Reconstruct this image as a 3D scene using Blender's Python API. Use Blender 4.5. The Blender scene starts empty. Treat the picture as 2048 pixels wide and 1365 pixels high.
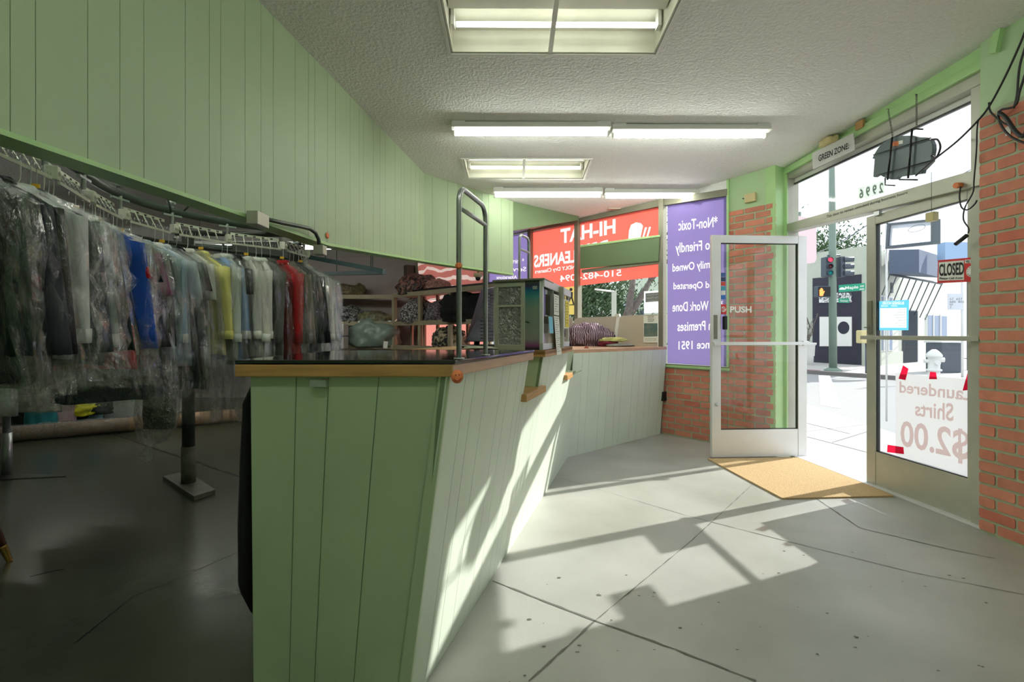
import bpy, math, random
from mathutils import Vector, Matrix, noise
random.seed(7)
C = bpy.context.scene.collection
S = bpy.context.scene
F = 980.0; HZ = 668.0; CH = 1.2           # focal length in pixels, horizon row, eye height

# ------------------------------------------------------------------ camera, sky, sun, exposure
cam = bpy.data.cameras.new('camera'); co = bpy.data.objects.new('camera', cam); C.objects.link(co)
cam.sensor_width = 36; cam.lens = F / 2048 * 36; cam.shift_y = -(682.5 - HZ) / 2048
cam.clip_start = .05; cam.clip_end = 300
co.location = (0, 0, CH); co.rotation_euler = (math.pi / 2, 0, 0)
S.camera = co
w = bpy.data.worlds.new('sky'); S.world = w; w.use_nodes = True
bg = w.node_tree.nodes['Background']; bg.inputs[0].default_value = (.87, .94, 1, 1); bg.inputs[1].default_value = 1.3
sun = bpy.data.lights.new('sun', 'SUN'); so = bpy.data.objects.new('sun', sun); C.objects.link(so)
sun.energy = 5.4; sun.angle = math.radians(.6); sun.color = (1, .96, .88)
SUN = Vector((.915, .40, .635)).normalized()
so.rotation_euler = (-SUN).to_track_quat('-Z', 'Y').to_euler(); so.location = SUN * 20
TUBE = 33.0                                   # tube glow
S.view_settings.view_transform = 'Standard'; S.view_settings.look = 'None'
S.view_settings.gamma = 1; S.view_settings.use_curve_mapping = False
S.view_settings.exposure = 0.38
S.cycles.transparent_max_bounces = 48
S.cycles.max_bounces = 10; S.cycles.diffuse_bounces = 6
S.cycles.sample_clamp_indirect = 6

# ------------------------------------------------------------------ helpers
def ray(px, py): return Vector(((px - 1024) / F, 1, (HZ - py) / F))
CAMP = Vector((0, 0, CH))
def fl(px, py, z=0.0):
    r = ray(px, py); return CAMP + r * ((z - CH) / r.z)
def at(px, py, Y): return CAMP + ray(px, py) * Y
CPL = (-.00396, -.05303, 1.93347 + CH)
def cz(x, y): return CPL[0] * x + CPL[1] * y + CPL[2]
def ce(px, py, off=0.0):
    r = ray(px, py); t = (CPL[2] + off - CH) / (r.z - CPL[0] * r.x - CPL[1] * r.y); return CAMP + r * t
def s2l(c): return tuple(((v / 255) / 12.92 if v / 255 <= .04045 else ((v / 255 + .055) / 1.055) ** 2.4) for v in c)
class Fr:
    """vertical frame: origin, horizontal direction u, normal n towards the viewer's side"""
    def __init__(s, o, d, n=None):
        s.o = Vector((o[0], o[1], 0)); s.d = Vector((d[0], d[1], 0)).normalized()
        s.n = Vector((-s.d.y, s.d.x, 0))
        if (n is not None and s.n.dot(Vector((n[0], n[1], 0))) < 0) or (n is None and s.n.dot(-s.o) < 0): s.n = -s.n
    def p(s, u, z, n=0.0): return s.o + s.d * u + s.n * n + Vector((0, 0, z))
    def uz(s, px, py, n=0.0):
        r = ray(px, py); o = s.o + s.n * n
        t = (s.n.dot(o)) / (s.n.dot(r)); q = CAMP + r * t
        return ((q - o).dot(s.d), q.z)
    def px(s, x, y, n=0.0):
        u, z = s.uz(x, y, n); return s.p(u, z, n)
ORG = {}
class MB:
    def __init__(s): s.v = []; s.f = []; s.c = []; s.m = []; s.sm = []
    def add(s, vs, fs, col=None, mi=0, sm=False):
        b = len(s.v); s.v += [Vector(v) for v in vs]
        for f in fs: s.f.append(tuple(b + i for i in f)); s.c.append(col); s.m.append(mi); s.sm.append(sm)
        return s
    def hexa(s, p, col=None, mi=0):
        return s.add(p, [(0, 3, 2, 1), (4, 5, 6, 7), (0, 1, 5, 4), (1, 2, 6, 5), (2, 3, 7, 6), (3, 0, 4, 7)], col, mi)
    def box(s, c, d, rz=0, col=None, mi=0, ry=0, rx=0):
        m = Matrix.Translation(Vector(c)) @ Matrix.Rotation(rz, 4, 'Z') @ Matrix.Rotation(ry, 4, 'Y') @ Matrix.Rotation(rx, 4, 'X')
        x, y, z = d[0] / 2, d[1] / 2, d[2] / 2
        return s.hexa([m @ Vector(q) for q in ((-x, -y, -z), (x, -y, -z), (x, y, -z), (-x, y, -z), (-x, -y, z), (x, -y, z), (x, y, z), (-x, y, z))], col, mi)
    def prism(s, pts, off, col=None, mi=0):
        """polygon pts (3D, planar) extruded by vector off"""
        n = len(pts); off = Vector(off); pts = [Vector(p) for p in pts]
        return s.add(pts + [p + off for p in pts], [tuple(range(n))[::-1], tuple(range(n, 2 * n))] + [(i, (i + 1) % n, n + (i + 1) % n, n + i) for i in range(n)], col, mi)
    def fp(s, fr, pts, n0, n1, col=None, mi=0):
        return s.prism([fr.p(u, z, n0) for u, z in pts], fr.n * (n1 - n0), col, mi)
    def fb(s, fr, u0, u1, z0, z1, n0, n1, col=None, mi=0):
        return s.fp(fr, [(u0, z0), (u1, z0), (u1, z1), (u0, z1)], n0, n1, col, mi)
    def rings(s, rs, cap=True, col=None, mi=0, sm=True, closed=True):
        n = len(rs[0]); b = len(s.v)
        for r in rs: s.v += [Vector(q) for q in r]
        for i in range(len(rs) - 1):
            for j in range(n if closed else n - 1):
                s.f.append((b + i * n + j, b + i * n + (j + 1) % n, b + (i + 1) * n + (j + 1) % n, b + (i + 1) * n + j)); s.c.append(col); s.m.append(mi); s.sm.append(sm)
        if cap:
            s.f.append(tuple(range(b, b + n))[::-1]); s.f.append(tuple(range(b + (len(rs) - 1) * n, b + len(rs) * n)))
            s.c += [col] * 2; s.m += [mi] * 2; s.sm += [False] * 2
        return s
    def tube(s, path, r, seg=10, col=None, mi=0, cap=True):
        path = [Vector(p) for p in path]; rs = []; up = None
        for i, p in enumerate(path):
            t = (path[min(i + 1, len(path) - 1)] - path[max(i - 1, 0)])
            t = t.normalized() if t.length > 1e-9 else Vector((0, 0, 1))
            if up is None: up = Vector((0, 0, 1)) if abs(t.z) < .9 else Vector((1, 0, 0))
            a = (up - t * up.dot(t)); a = a.normalized() if a.length > 1e-6 else t.orthogonal().normalized()
            up = a; b = t.cross(a); rr = r[i] if isinstance(r, (list, tuple)) else r
            rs.append([p + (a * math.cos(k * 2 * math.pi / seg) + b * math.sin(k * 2 * math.pi / seg)) * rr for k in range(seg)])
        return s.rings(rs, cap, col, mi)
    def lathe(s, c, prof, seg=20, col=None, mi=0, axis=None):
        c = Vector(c); q = (Vector(axis).to_track_quat('Z', 'Y') if axis is not None else None)
        rs = []
        for r, z in prof:
            ring = [Vector((r * math.cos(k * 2 * math.pi / seg), r * math.sin(k * 2 * math.pi / seg), z)) for k in range(seg)]
            if q: ring = [q @ v for v in ring]
            rs.append([c + v for v in ring])
        return s.rings(rs, True, col, mi)
    def build(s, name, mats, parent=None, bevel=0, smooth=None, origin=None):
        if not isinstance(mats, (list, tuple)): mats = [mats]
        if parent is not None: o0 = ORG[parent.name]
        elif origin is not None: o0 = Vector(origin)
        else:
            lo = [min(v[i] for v in s.v) for i in range(3)]; hi = [max(v[i] for v in s.v) for i in range(3)]
            o0 = Vector(((lo[0] + hi[0]) / 2, (lo[1] + hi[1]) / 2, lo[2]))
        me = bpy.data.meshes.new(name); me.from_pydata([v - o0 for v in s.v], [], s.f)
        for m in mats: me.materials.append(m)
        me.polygons.foreach_set('material_index', s.m)
        me.polygons.foreach_set('use_smooth', [bool(x) if smooth is None else smooth for x in s.sm])
        if any(c is not None for c in s.c):
            ca = me.color_attributes.new('tint', 'FLOAT_COLOR', 'CORNER'); k = 0
            for p, c in zip(me.polygons, s.c):
                cc = tuple(c) + (1,) if c is not None else (1, 1, 1, 1)
                for _ in range(p.loop_total): ca.data[k].color = cc; k += 1
        me.update()
        import bmesh
        bm = bmesh.new(); bm.from_mesh(me); bmesh.ops.recalc_face_normals(bm, faces=bm.faces); bm.to_mesh(me); bm.free()
        o = bpy.data.objects.new(name, me); C.objects.link(o)
        if parent is not None: o.parent = parent
        else: o.location = o0
        ORG[o.name] = o0
        if bevel:
            b = o.modifiers.new('bevel', 'BEVEL'); b.width = bevel; b.segments = 2; b.limit_method = 'ANGLE'
        return o
def thing(name, label, cat, loc=(0, 0, 0), group=None, kind=None):
    o = bpy.data.objects.new(name, None); C.objects.link(o); o.location = loc; o.empty_display_size = .1
    ORG[o.name] = Vector(loc); tag(o, label, cat, group, kind); return o
def tag(o, label=None, cat=None, group=None, kind=None):
    if label: o['label'] = label
    if cat: o['category'] = cat
    if group: o['group'] = group
    if kind: o['kind'] = kind
    return o
def copy_thing(root, loc, label, group=None):
    r = root.copy(); C.objects.link(r); r.location = loc; r['label'] = label
    ORG[r.name] = Vector(loc)
    if group: r['group'] = group
    for ch in list(root.children):
        c = ch.copy(); C.objects.link(c); c.parent = r
        for g in list(ch.children):
            d = g.copy(); C.objects.link(d); d.parent = c
    return r
# ------------------------------------------------------------------ materials
def nt(name):
    m = bpy.data.materials.new(name); m.use_nodes = True; return m, m.node_tree.nodes, m.node_tree.links
def mat(name, rgb, rough=.6, metal=0, var=0, vscale=6, bump=0, bscale=40, emit=0, stretch=None, spec=.5, tint=False, coat=0, var2=None):
    m, N, L = nt(name); b = N['Principled BSDF']
    col = s2l(rgb); b.inputs['Base Color'].default_value = (*col, 1)
    b.inputs['Roughness'].default_value = rough; b.inputs['Metallic'].default_value = metal
    b.inputs['Specular IOR Level'].default_value = spec; b.inputs['Coat Weight'].default_value = coat
    if emit:
        b.inputs['Emission Color'].default_value = (*col, 1); b.inputs['Emission Strength'].default_value = emit
    tc = N.new('ShaderNodeTexCoord'); mp = N.new('ShaderNodeMapping'); L.new(tc.outputs['Object'], mp.inputs[0])
    if stretch: mp.inputs['Scale'].default_value = stretch
    src = None
    if var:
        n = N.new('ShaderNodeTexNoise'); n.inputs['Scale'].default_value = vscale; n.inputs['Detail'].default_value = 8
        L.new(mp.outputs[0], n.inputs[0])
        r = N.new('ShaderNodeValToRGB'); L.new(n.outputs[0], r.inputs[0])
        r.color_ramp.elements[0].position = .3; r.color_ramp.elements[1].position = .7
        lo = var2 and s2l(var2) or tuple(c * (1 - var) for c in col)
        r.color_ramp.elements[0].color = (*lo, 1)
        r.color_ramp.elements[1].color = (*[min(1, c * (1 + var * .5)) for c in col], 1)
        src = r.outputs[0]
    if tint:
        a = N.new('ShaderNodeVertexColor'); a.layer_name = 'tint'
        x = N.new('ShaderNodeMixRGB'); x.blend_type = 'MULTIPLY'; x.inputs[0].default_value = 1
        if src: L.new(src, x.inputs[1])
        else: x.inputs[1].default_value = (*col, 1)
        L.new(a.outputs[0], x.inputs[2]); src = x.outputs[0]
    if src:
        L.new(src, b.inputs['Base Color'])
        if emit: L.new(src, b.inputs['Emission Color'])
    if bump:
        n = N.new('ShaderNodeTexNoise'); n.inputs['Scale'].default_value = bscale; n.inputs['Detail'].default_value = 4
        L.new(mp.outputs[0], n.inputs[0])
        bp = N.new('ShaderNodeBump'); bp.inputs['Strength'].default_value = bump; bp.inputs['Distance'].default_value = .01
        L.new(n.outputs[0], bp.inputs['Height']); L.new(bp.outputs[0], b.inputs['Normal'])
    return m
def glass(name, tint=(1, 1, 1), refl=.06, rough=0.0, haze=0.0):
    m, N, L = nt(name); N.remove(N['Principled BSDF']); out = N['Material Output']
    t = N.new('ShaderNodeBsdfTransparent'); t.inputs[0].default_value = (*tint, 1)
    g = N.new('ShaderNodeBsdfGlossy'); g.inputs['Roughness'].default_value = rough
    lw = N.new('ShaderNodeLayerWeight'); lw.inputs[0].default_value = .5
    pw_ = N.new('ShaderNodeMath'); pw_.operation = 'POWER'; pw_.inputs[1].default_value = 5; L.new(lw.outputs['Facing'], pw_.inputs[0])
    fr = N.new('ShaderNodeMath'); fr.operation = 'MULTIPLY_ADD'; fr.inputs[1].default_value = .9; fr.inputs[2].default_value = refl; L.new(pw_.outputs[0], fr.inputs[0])
    x = N.new('ShaderNodeMixShader'); L.new(fr.outputs[0], x.inputs[0]); L.new(t.outputs[0], x.inputs[1]); L.new(g.outputs[0], x.inputs[2])
    src = x
    if haze:
        d = N.new('ShaderNodeBsdfDiffuse'); d.inputs[0].default_value = (.8, .82, .85, 1)
        y = N.new('ShaderNodeMixShader'); y.inputs[0].default_value = haze; L.new(x.outputs[0], y.inputs[1]); L.new(d.outputs[0], y.inputs[2]); src = y
    L.new(src.outputs[0], out.inputs[0]); return m
def film(name, rgb, transl=.6, clear=.25, tcol=None):
    """printed translucent vinyl: light from behind glows through it"""
    m, N, L = nt(name); N.remove(N['Principled BSDF']); out = N['Material Output']
    c = (*s2l(rgb), 1)
    d = N.new('ShaderNodeBsdfDiffuse'); d.inputs[0].default_value = c
    tl = N.new('ShaderNodeBsdfTranslucent'); tl.inputs[0].default_value = c
    tr = N.new('ShaderNodeBsdfTransparent'); tr.inputs[0].default_value = (*s2l(tcol or rgb), 1)
    a = N.new('ShaderNodeMixShader'); a.inputs[0].default_value = transl; L.new(d.outputs[0], a.inputs[1]); L.new(tl.outputs[0], a.inputs[2])
    b = N.new('ShaderNodeMixShader'); b.inputs[0].default_value = clear; L.new(a.outputs[0], b.inputs[1]); L.new(tr.outputs[0], b.inputs[2])
    L.new(b.outputs[0], out.inputs[0]); return m
def poly_film(name, body=.10, scale=9, gloss=.30, tint=(1, 1, 1), mist=(.75, .8, .8)):
    m, N, L = nt(name); N.remove(N['Principled BSDF']); out = N['Material Output']
    tc = N.new('ShaderNodeTexCoord'); mp = N.new('ShaderNodeMapping'); mp.inputs['Scale'].default_value = (1, 1, .35); L.new(tc.outputs['Object'], mp.inputs[0])
    n = N.new('ShaderNodeTexNoise'); n.inputs['Scale'].default_value = scale; n.inputs['Detail'].default_value = 5; n.inputs['Distortion'].default_value = 1.6; L.new(mp.outputs[0], n.inputs[0])
    bp = N.new('ShaderNodeBump'); bp.inputs['Strength'].default_value = 1.0; bp.inputs['Distance'].default_value = .05; L.new(n.outputs[0], bp.inputs['Height'])
    t = N.new('ShaderNodeBsdfTransparent'); t.inputs[0].default_value = (*tint, 1)
    g = N.new('ShaderNodeBsdfGlossy'); g.inputs['Roughness'].default_value = .07; L.new(bp.outputs[0], g.inputs['Normal'])
    d = N.new('ShaderNodeBsdfDiffuse'); d.inputs[0].default_value = (*mist, 1); L.new(bp.outputs[0], d.inputs['Normal'])
    lw = N.new('ShaderNodeLayerWeight'); lw.inputs[0].default_value = .35; L.new(bp.outputs[0], lw.inputs['Normal'])
    mul = N.new('ShaderNodeMath'); mul.operation = 'MULTIPLY'; mul.inputs[1].default_value = gloss * 1.6; L.new(lw.outputs['Facing'], mul.inputs[0])
    ad = N.new('ShaderNodeMath'); ad.operation = 'ADD'; ad.inputs[1].default_value = gloss * .35; L.new(mul.outputs[0], ad.inputs[0])
    x = N.new('ShaderNodeMixShader'); L.new(ad.outputs[0], x.inputs[0]); L.new(t.outputs[0], x.inputs[1]); L.new(g.outputs[0], x.inputs[2])
    y = N.new('ShaderNodeMixShader'); y.inputs[0].default_value = body; L.new(x.outputs[0], y.inputs[1]); L.new(d.outputs[0], y.inputs[2])
    L.new(y.outputs[0], out.inputs[0]); return m

M = {}
M['green'] = mat('pale_green_paint', (172, 200, 156), .45, var=.06, vscale=2, bump=.05, bscale=60)
M['green_soffit'] = mat('green_soffit_paint', (166, 186, 152), .5, var=.05, vscale=1.5)
M['green_mint'] = mat('mint_green_paint', (214, 226, 212), .42, var=.07, vscale=3, bump=.05, bscale=60)
M['green_side'] = mat('counter_end_paint', (180, 197, 164), .45, var=.07, vscale=3)
M['green_groove'] = mat('dark_groove', (120, 140, 106), .7)
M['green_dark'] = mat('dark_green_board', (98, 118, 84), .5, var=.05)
M['green_trim'] = mat('light_green_trim', (172, 210, 148), .4, var=.06)
M['ceiling'] = mat('popcorn_ceiling', (230, 230, 230), .9, bump=1.0, bscale=48, var=.06, vscale=60)
M['floor'] = mat('worn_concrete', (170, 171, 166), .42, var=.16, vscale=1.4, bump=.06, bscale=90, var2=(146, 147, 140))
M['floor2'] = mat('dark_glossy_concrete', (66, 71, 58), .25, var=.35, vscale=1.3, bump=.04, bscale=60)  # darker, glossier concrete for the floor behind the counter
M['crack'] = mat('dark_joint', (104, 104, 97), .9)
M['brick'] = mat('painted_red_brick', (204, 128, 106), .75, var=.14, vscale=14, bump=.25, bscale=60, tint=True)
M['mortar'] = mat('green_grey_mortar', (172, 180, 152), .85, var=.1, bump=.3, bscale=80)
M['alum'] = mat('aluminium', (222, 222, 222), .38, metal=.3, var=.05, vscale=4)
M['alum_shaded'] = mat('shaded_aluminium', (178, 178, 166), .42, metal=.3, var=.08, vscale=5)  # open leaf's aluminium again, shade of the closed door put into the colour
M['alum_dark'] = mat('dark_bronze_frame', (128, 126, 110), .5, metal=.3, var=.1, vscale=5)
M['steel'] = mat('galvanised_steel', (186, 190, 192), .34, metal=.75, var=.18, vscale=12)
M['chain'] = mat('chain_steel', (120, 116, 108), .4, metal=.8)
M['glass'] = glass('window_glass')
M['glass_dirty'] = glass('dusty_window_glass', (.95, .97, 1), haze=.035)
M['wood'] = mat('varnished_oak', (190, 144, 88), .4, var=.25, vscale=5, stretch=(1, 1, 14), bump=.05)
M['wood_r'] = mat('varnished_oak_rose', (196, 156, 122), .4, var=.18, vscale=5, stretch=(1, 1, 14), bump=.05)
M['black'] = mat('black_rubber', (16, 17, 18), .3)
M['blackcloth'] = mat('black_cloth', (13, 14, 18), .95, bump=.3, bscale=30)
M['glass_top'] = mat('black_glass_top', (14, 22, 20), .06, spec=.8, var=.2, vscale=3)
M['white'] = mat('white_plastic', (232, 232, 228), .5)
M['paper'] = mat('white_paper', (236, 236, 230), .8)
M['paper_y'] = mat('yellow_notice', (226, 206, 84), .8)
M['paper_b'] = mat('blue_paper', (130, 196, 228), .8)
M['ink'] = mat('black_ink', (24, 24, 26), .7)
M['greyink'] = mat('grey_ink', (120, 122, 126), .7)
M['tube'] = mat('fluorescent_tube', (250, 255, 240), .4, emit=TUBE)
M['tube2'] = mat('shielded_fluorescent_tube', (250, 255, 240), .4, emit=5.0)
M['fixture'] = mat('aged_white_enamel', (204, 202, 188), .5, var=.1, vscale=5)
M['fixture_w'] = mat('white_enamel', (226, 226, 222), .4)
M['red'] = mat('red_paint', (206, 46, 50), .6)
M['tape'] = film('red_tape', (214, 30, 62), .5, .15)
M['film_red'] = film('red_window_vinyl', (214, 94, 82), .68, .10, (255, 110, 90))
M['film_purple'] = film('purple_window_vinyl', (116, 104, 152), .62, .05, (150, 110, 220))
M['film_white'] = film('white_window_lettering', (225, 222, 224), .55, .02)
M['film_pink'] = film('pink_window_paper', (206, 140, 130), .5, .10, (255, 110, 95))
M['sheet'] = film('white_banner_sheet', (188, 188, 188), .55, .0)
M['sheet_ink'] = film('faint_pink_lettering', (226, 190, 184), .55, .0)
M['sky_blue'] = film('sky_blue_card', (96, 188, 222), .5, .0)
M['sheet_card'] = film('white_card', (232, 236, 238), .5, .0)
M['mat'] = mat('coir_doormat', (206, 176, 130), .95, var=.35, vscale=160, bump=.8, bscale=220)
M['grey_wall'] = mat('mauve_grey_wall', (142, 132, 130), .7, var=.06)
M['shelfwood'] = mat('taupe_shelf_paint', (150, 138, 116), .6, var=.1)
M['neonback'] = mat('slate_metal_back', (74, 88, 92), .45, metal=.2, var=.06)
M['poly'] = poly_film('clear_garment_film', .004, 11, .10)
M['poly2'] = poly_film('misty_garment_film', .03, 14, .16)
M['poly3'] = poly_film('knotted_bag_film', .06, 12, .30)
M['conv'] = mat('conveyor_track_paint', (214, 214, 202), .45, metal=.2, var=.15, vscale=20)
M['pipe'] = mat('dark_green_pipe', (74, 84, 78), .35, metal=.4, var=.2)
M['post'] = mat('dark_post_paint', (48, 52, 46), .5, var=.2)
M['sidewalk'] = mat('bright_sidewalk', (180, 178, 175), .85, var=.05, vscale=2, bump=.1)
M['street'] = mat('grey_asphalt', (152, 153, 154), .9, var=.08, vscale=30, bump=.2)
M['paint_w'] = mat('crosswalk_paint', (240, 240, 236), .8)
M['bld'] = mat('beige_stucco', (186, 192, 178), .85, var=.04)
M['bld_w'] = mat('cream_stucco', (222, 224, 212), .85, var=.05)
M['darkwall'] = mat('navy_black_boards', (48, 48, 62), .7, var=.15, vscale=3)
M['pole'] = mat('green_street_pole', (120, 140, 128), .55, metal=.1, var=.12, vscale=2)
M['signal'] = mat('signal_housing', (74, 84, 96), .5)
M['leaf'] = mat('leaves', (70, 98, 62), .8, var=.4, vscale=12)
M['bark'] = mat('bark', (108, 100, 96), .9, var=.3, vscale=14, bump=.5)
M['cable'] = mat('black_cable', (34, 34, 38), .5)
M['cream_pl'] = mat('cream_plastic', (206, 192, 142), .5)
M['board'] = mat('beige_board', (190, 178, 164), .6, var=.03)
M['sgreen'] = mat('street_sign_green', (24, 150, 116), .5)
M['tag_y'] = mat('yellow_clip', (226, 176, 40), .5)
M['sticker'] = mat('orange_sticker', (226, 128, 76), .6)
M['sticker_d'] = mat('dark_orange_ink', (150, 62, 34), .6)

# ------------------------------------------------------------------ lettering
def text_mb(s, bold=0.0):
    cu = bpy.data.curves.new('t', 'FONT'); cu.body = s; cu.size = 1; cu.offset = bold; cu.resolution_u = 3
    o = bpy.data.objects.new('t', cu); C.objects.link(o)
    dg = bpy.context.evaluated_depsgraph_get(); me = bpy.data.meshes.new_from_object(o.evaluated_get(dg))
    vs = [v.co.copy() for v in me.vertices]; fs = [tuple(p.vertices) for p in me.polygons]
    bpy.data.objects.remove(o); bpy.data.curves.remove(cu); bpy.data.meshes.remove(me)
    x0 = min(v.x for v in vs); x1 = max(v.x for v in vs); y0 = min(v.y for v in vs); y1 = max(v.y for v in vs)
    return [((v.x - x0) / (x1 - x0), (v.y - y0) / (y1 - y0)) for v in vs], fs
def letter(s, fr, c4, n, m, parent, name='lettering', bold=0.0, mb=None, mi=0):
    """c4: (u,z) of text-space bottom-left, bottom-right, top-right, top-left"""
    uv, fs = text_mb(s, bold)
    (a, b, c, d) = c4
    P = []
    for x, y in uv:
        u = (a[0] * (1 - x) + b[0] * x) * (1 - y) + (d[0] * (1 - x) + c[0] * x) * y
        z = (a[1] * (1 - x) + b[1] * x) * (1 - y) + (d[1] * (1 - x) + c[1] * x) * y
        P.append(fr.p(u, z, n))
    if mb is not None: return mb.add(P, fs, mi=mi)
    return MB().add(P, fs).build(name, m, parent)
def lpx(s, fr, px4, n, m, parent, **k):
    """text quad given by the four picture corners of its first-letter bottom, last-letter bottom, last top, first top"""
    return letter(s, fr, [fr.uz(x, y, n) for x, y in px4], n, m, parent, **k)
def row(s, fr, x0, x1, y0, y1, sl, n, m, parent, **k):
    """x0 = where the text begins, x1 = where it ends (x1<x0: mirrored); y0 top, y1 bottom at x0; sl = slope dy/dx"""
    d = (x1 - x0) * sl
    return lpx(s, fr, [(x0, y1), (x1, y1 + d), (x1, y0 + d), (x0, y0)], n, m, parent, **k)

def loops_of(vs, fs):
    cnt = {}
    for f in fs:
        for a, b in zip(f, f[1:] + f[:1]):
            k = (min(a, b), max(a, b)); cnt[k] = cnt.get(k, 0) + 1
    nb = {}
    for (a, b), c in cnt.items():
        if c == 1: nb.setdefault(a, []).append(b); nb.setdefault(b, []).append(a)
    seen = set(); out = []
    for s0 in nb:
        if s0 in seen: continue
        lp_ = [s0]; seen.add(s0); cur = s0
        while True:
            nx = [x for x in nb[cur] if x not in seen]
            if not nx: break
            cur = nx[0]; seen.add(cur); lp_.append(cur)
        if len(lp_) > 2: out.append([vs[i] for i in lp_])
    return out
def vinyl(name, label, fr, outer, n, m, ml, texts, cat='window sign', extra=(), lname='lettering'):
    """one sheet with its letters let into it: outer and letter corners in picture pixels"""
    cu = bpy.data.curves.new('c', 'CURVE'); cu.dimensions = '2D'; cu.fill_mode = 'BOTH'
    def addp(pts):
        sp_ = cu.splines.new('POLY'); sp_.points.add(len(pts) - 1); sp_.use_cyclic_u = True
        for q, (u, z) in zip(sp_.points, pts): q.co = (u, z, 0, 1)
    addp([fr.uz(x, y, n) for x, y in outer]); lets = []
    for t, x0, x1, y0, y1, sl, bold in texts:
        d = (x1 - x0) * sl; c = [fr.uz(x, y, n) for x, y in ((x0, y1), (x1, y1 + d), (x1, y0 + d), (x0, y0))]
        uv, fs = text_mb(t, bold); vs = []
        for x, y in uv: vs.append(tuple((c[0][i] * (1 - x) + c[1][i] * x) * (1 - y) + (c[3][i] * (1 - x) + c[2][i] * x) * y for i in (0, 1)))
        for l in loops_of(vs, fs): addp(l)
        lets.append((vs, fs))
    for poly in extra:
        pts = [fr.uz(x, y, n) for x, y in poly]; addp(pts); lets.append((pts, [tuple(range(len(pts)))]))
    o = bpy.data.objects.new('c', cu); C.objects.link(o)
    me = bpy.data.meshes.new_from_object(o.evaluated_get(bpy.context.evaluated_depsgraph_get()))
    sh = MB().add([fr.p(v.co.x, v.co.y, n) for v in me.vertices], [tuple(p.vertices) for p in me.polygons])
    bpy.data.objects.remove(o); bpy.data.curves.remove(cu); bpy.data.meshes.remove(me)
    s_ = tag(sh.build(name, m), label, cat)
    for vs, fs in lets: MB().add([fr.p(u, z, n) for u, z in vs], fs).build(lname, ml, s_)
    return s_
# ------------------------------------------------------------------ plan
DA = fl(1746, 970); DB = fl(1958, 1051)
DW = Fr(DA, DA - DB)                     # door wall, u away from the camera
PA = fl(1325, 868); PB = fl(1420, 886)
PW = Fr(PA, PA - PB)                     # purple sign wall, u away (to the left)
LW = Fr(PA, (-.732, .681))               # window wall, u to the left / away
J = DW.px(1577, 668)                     # far door jamb
RW = Fr((2.844, 2.977), (-.02, .236))    # brick column face
def LWu(px): return LW.uz(px, 668)[0]
def PWu(px): return PW.uz(px, 668)[0]
def DWu(px): return DW.uz(px, 668)[0]
Lend = LW.p(5.02, 0)
room = [(3.2, -1.6), (2.86, 2.74), (2.93, 3.05), (J.x, J.y), (PW.px(1552, 668).x, PW.px(1552, 668).y), (PA.x, PA.y), (Lend.x, Lend.y), (-6.9, 9.3), (-6.9, -1.6)]

# ------------------------------------------------------------------ setting
def struct(o): o['kind'] = 'structure'; return o
fo = struct(MB().prism([(x, y, 0) for x, y in room], (0, 0, -.12)).build('floor', M['floor']))
wx = MB().prism([(-6.85, -1.5, .0), (-.75, -1.5, .0), (-.40, 1.6, .0), (.45, 4.78, .0), (1.70, 5.92, 0), (Lend.x, Lend.y - .15, .0), (-6.85, 9.25, .0)], (0, 0, .004)).build('dark_floor', M['floor2'], fo)
def strip(pts, wd, z, mb, wob=.3):
    rng = random.Random(len(pts) + int(wd * 1e5)); P = []
    for (ax, ay), (bx, by) in zip(pts, pts[1:]):
        a = fl(ax, ay); b = fl(bx, by); n = max(2, int((b - a).length / .04))
        for i in range(n): P.append(a.lerp(b, i / n))
    P.append(fl(*pts[-1]))
    Lr = []; Rr = []
    for i, p in enumerate(P):
        t = (P[min(i + 1, len(P) - 1)] - P[max(i - 1, 0)]).normalized(); q = Vector((-t.y, t.x, 0)); h = wd / 2 * (1 + wob * rng.uniform(-1, 1.6)); j = q * rng.uniform(-wd, wd) * wob * .5
        Lr.append(p + q * h + j); Rr.append(p - q * h + j)
    n = len(P); V = [Vector((v.x, v.y, z)) for v in Lr + Rr]
    mb.add(V, [(i, i + 1, n + i + 1, n + i) for i in range(n - 1)])
ck = MB()
for pts, wd in [([(985, 1163), (1190, 1243), (1350, 1300), (1512, 1364)], .011), ([(1058, 1364), (1190, 1243)], .009), ([(1190, 1243), (1380, 1085), (1505, 970)], .005), ([(1380, 1034), (1560, 1080), (1820, 1145), (2046, 1190)], .005),
                ([(1625, 993), (1720, 1057), (1900, 1100), (1990, 1118)], .008), ([(1120, 957), (1380, 1034)], .003), ([(1020, 1365), (960, 1420)], .004)]: strip(pts, wd * .75, .0015, ck, .5)
ck.build('floor_joint', M['crack'], fo)
ck2 = MB()
for pts, wd in [([(205, 862), (290, 892), (480, 955)], .016), ([(150, 1290), (260, 1200), (480, 1105)], .004), ([(60, 1155), (130, 1140)], .006)]: strip(pts, wd, .0055, ck2, .5)
ck2.build('floor_crack', M['black'], fo)
sp = MB(); rng = random.Random(3)
for _ in range(46):
    c = fl(rng.uniform(980, 2000), rng.uniform(1100, 1360)); r = rng.uniform(.003, .009)
    sp.add([c + Vector((math.cos(a) * r * rng.uniform(.5, 1.6), math.sin(a) * r * rng.uniform(.4, 1), .0018)) for a in [k * math.pi / 4 for k in range(8)]], [tuple(range(8))])
sp.build('floor_chip', M['crack'], fo)
cl = MB().add([(x, y, cz(x, y)) for x, y in room], [tuple(range(len(room)))])
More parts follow.
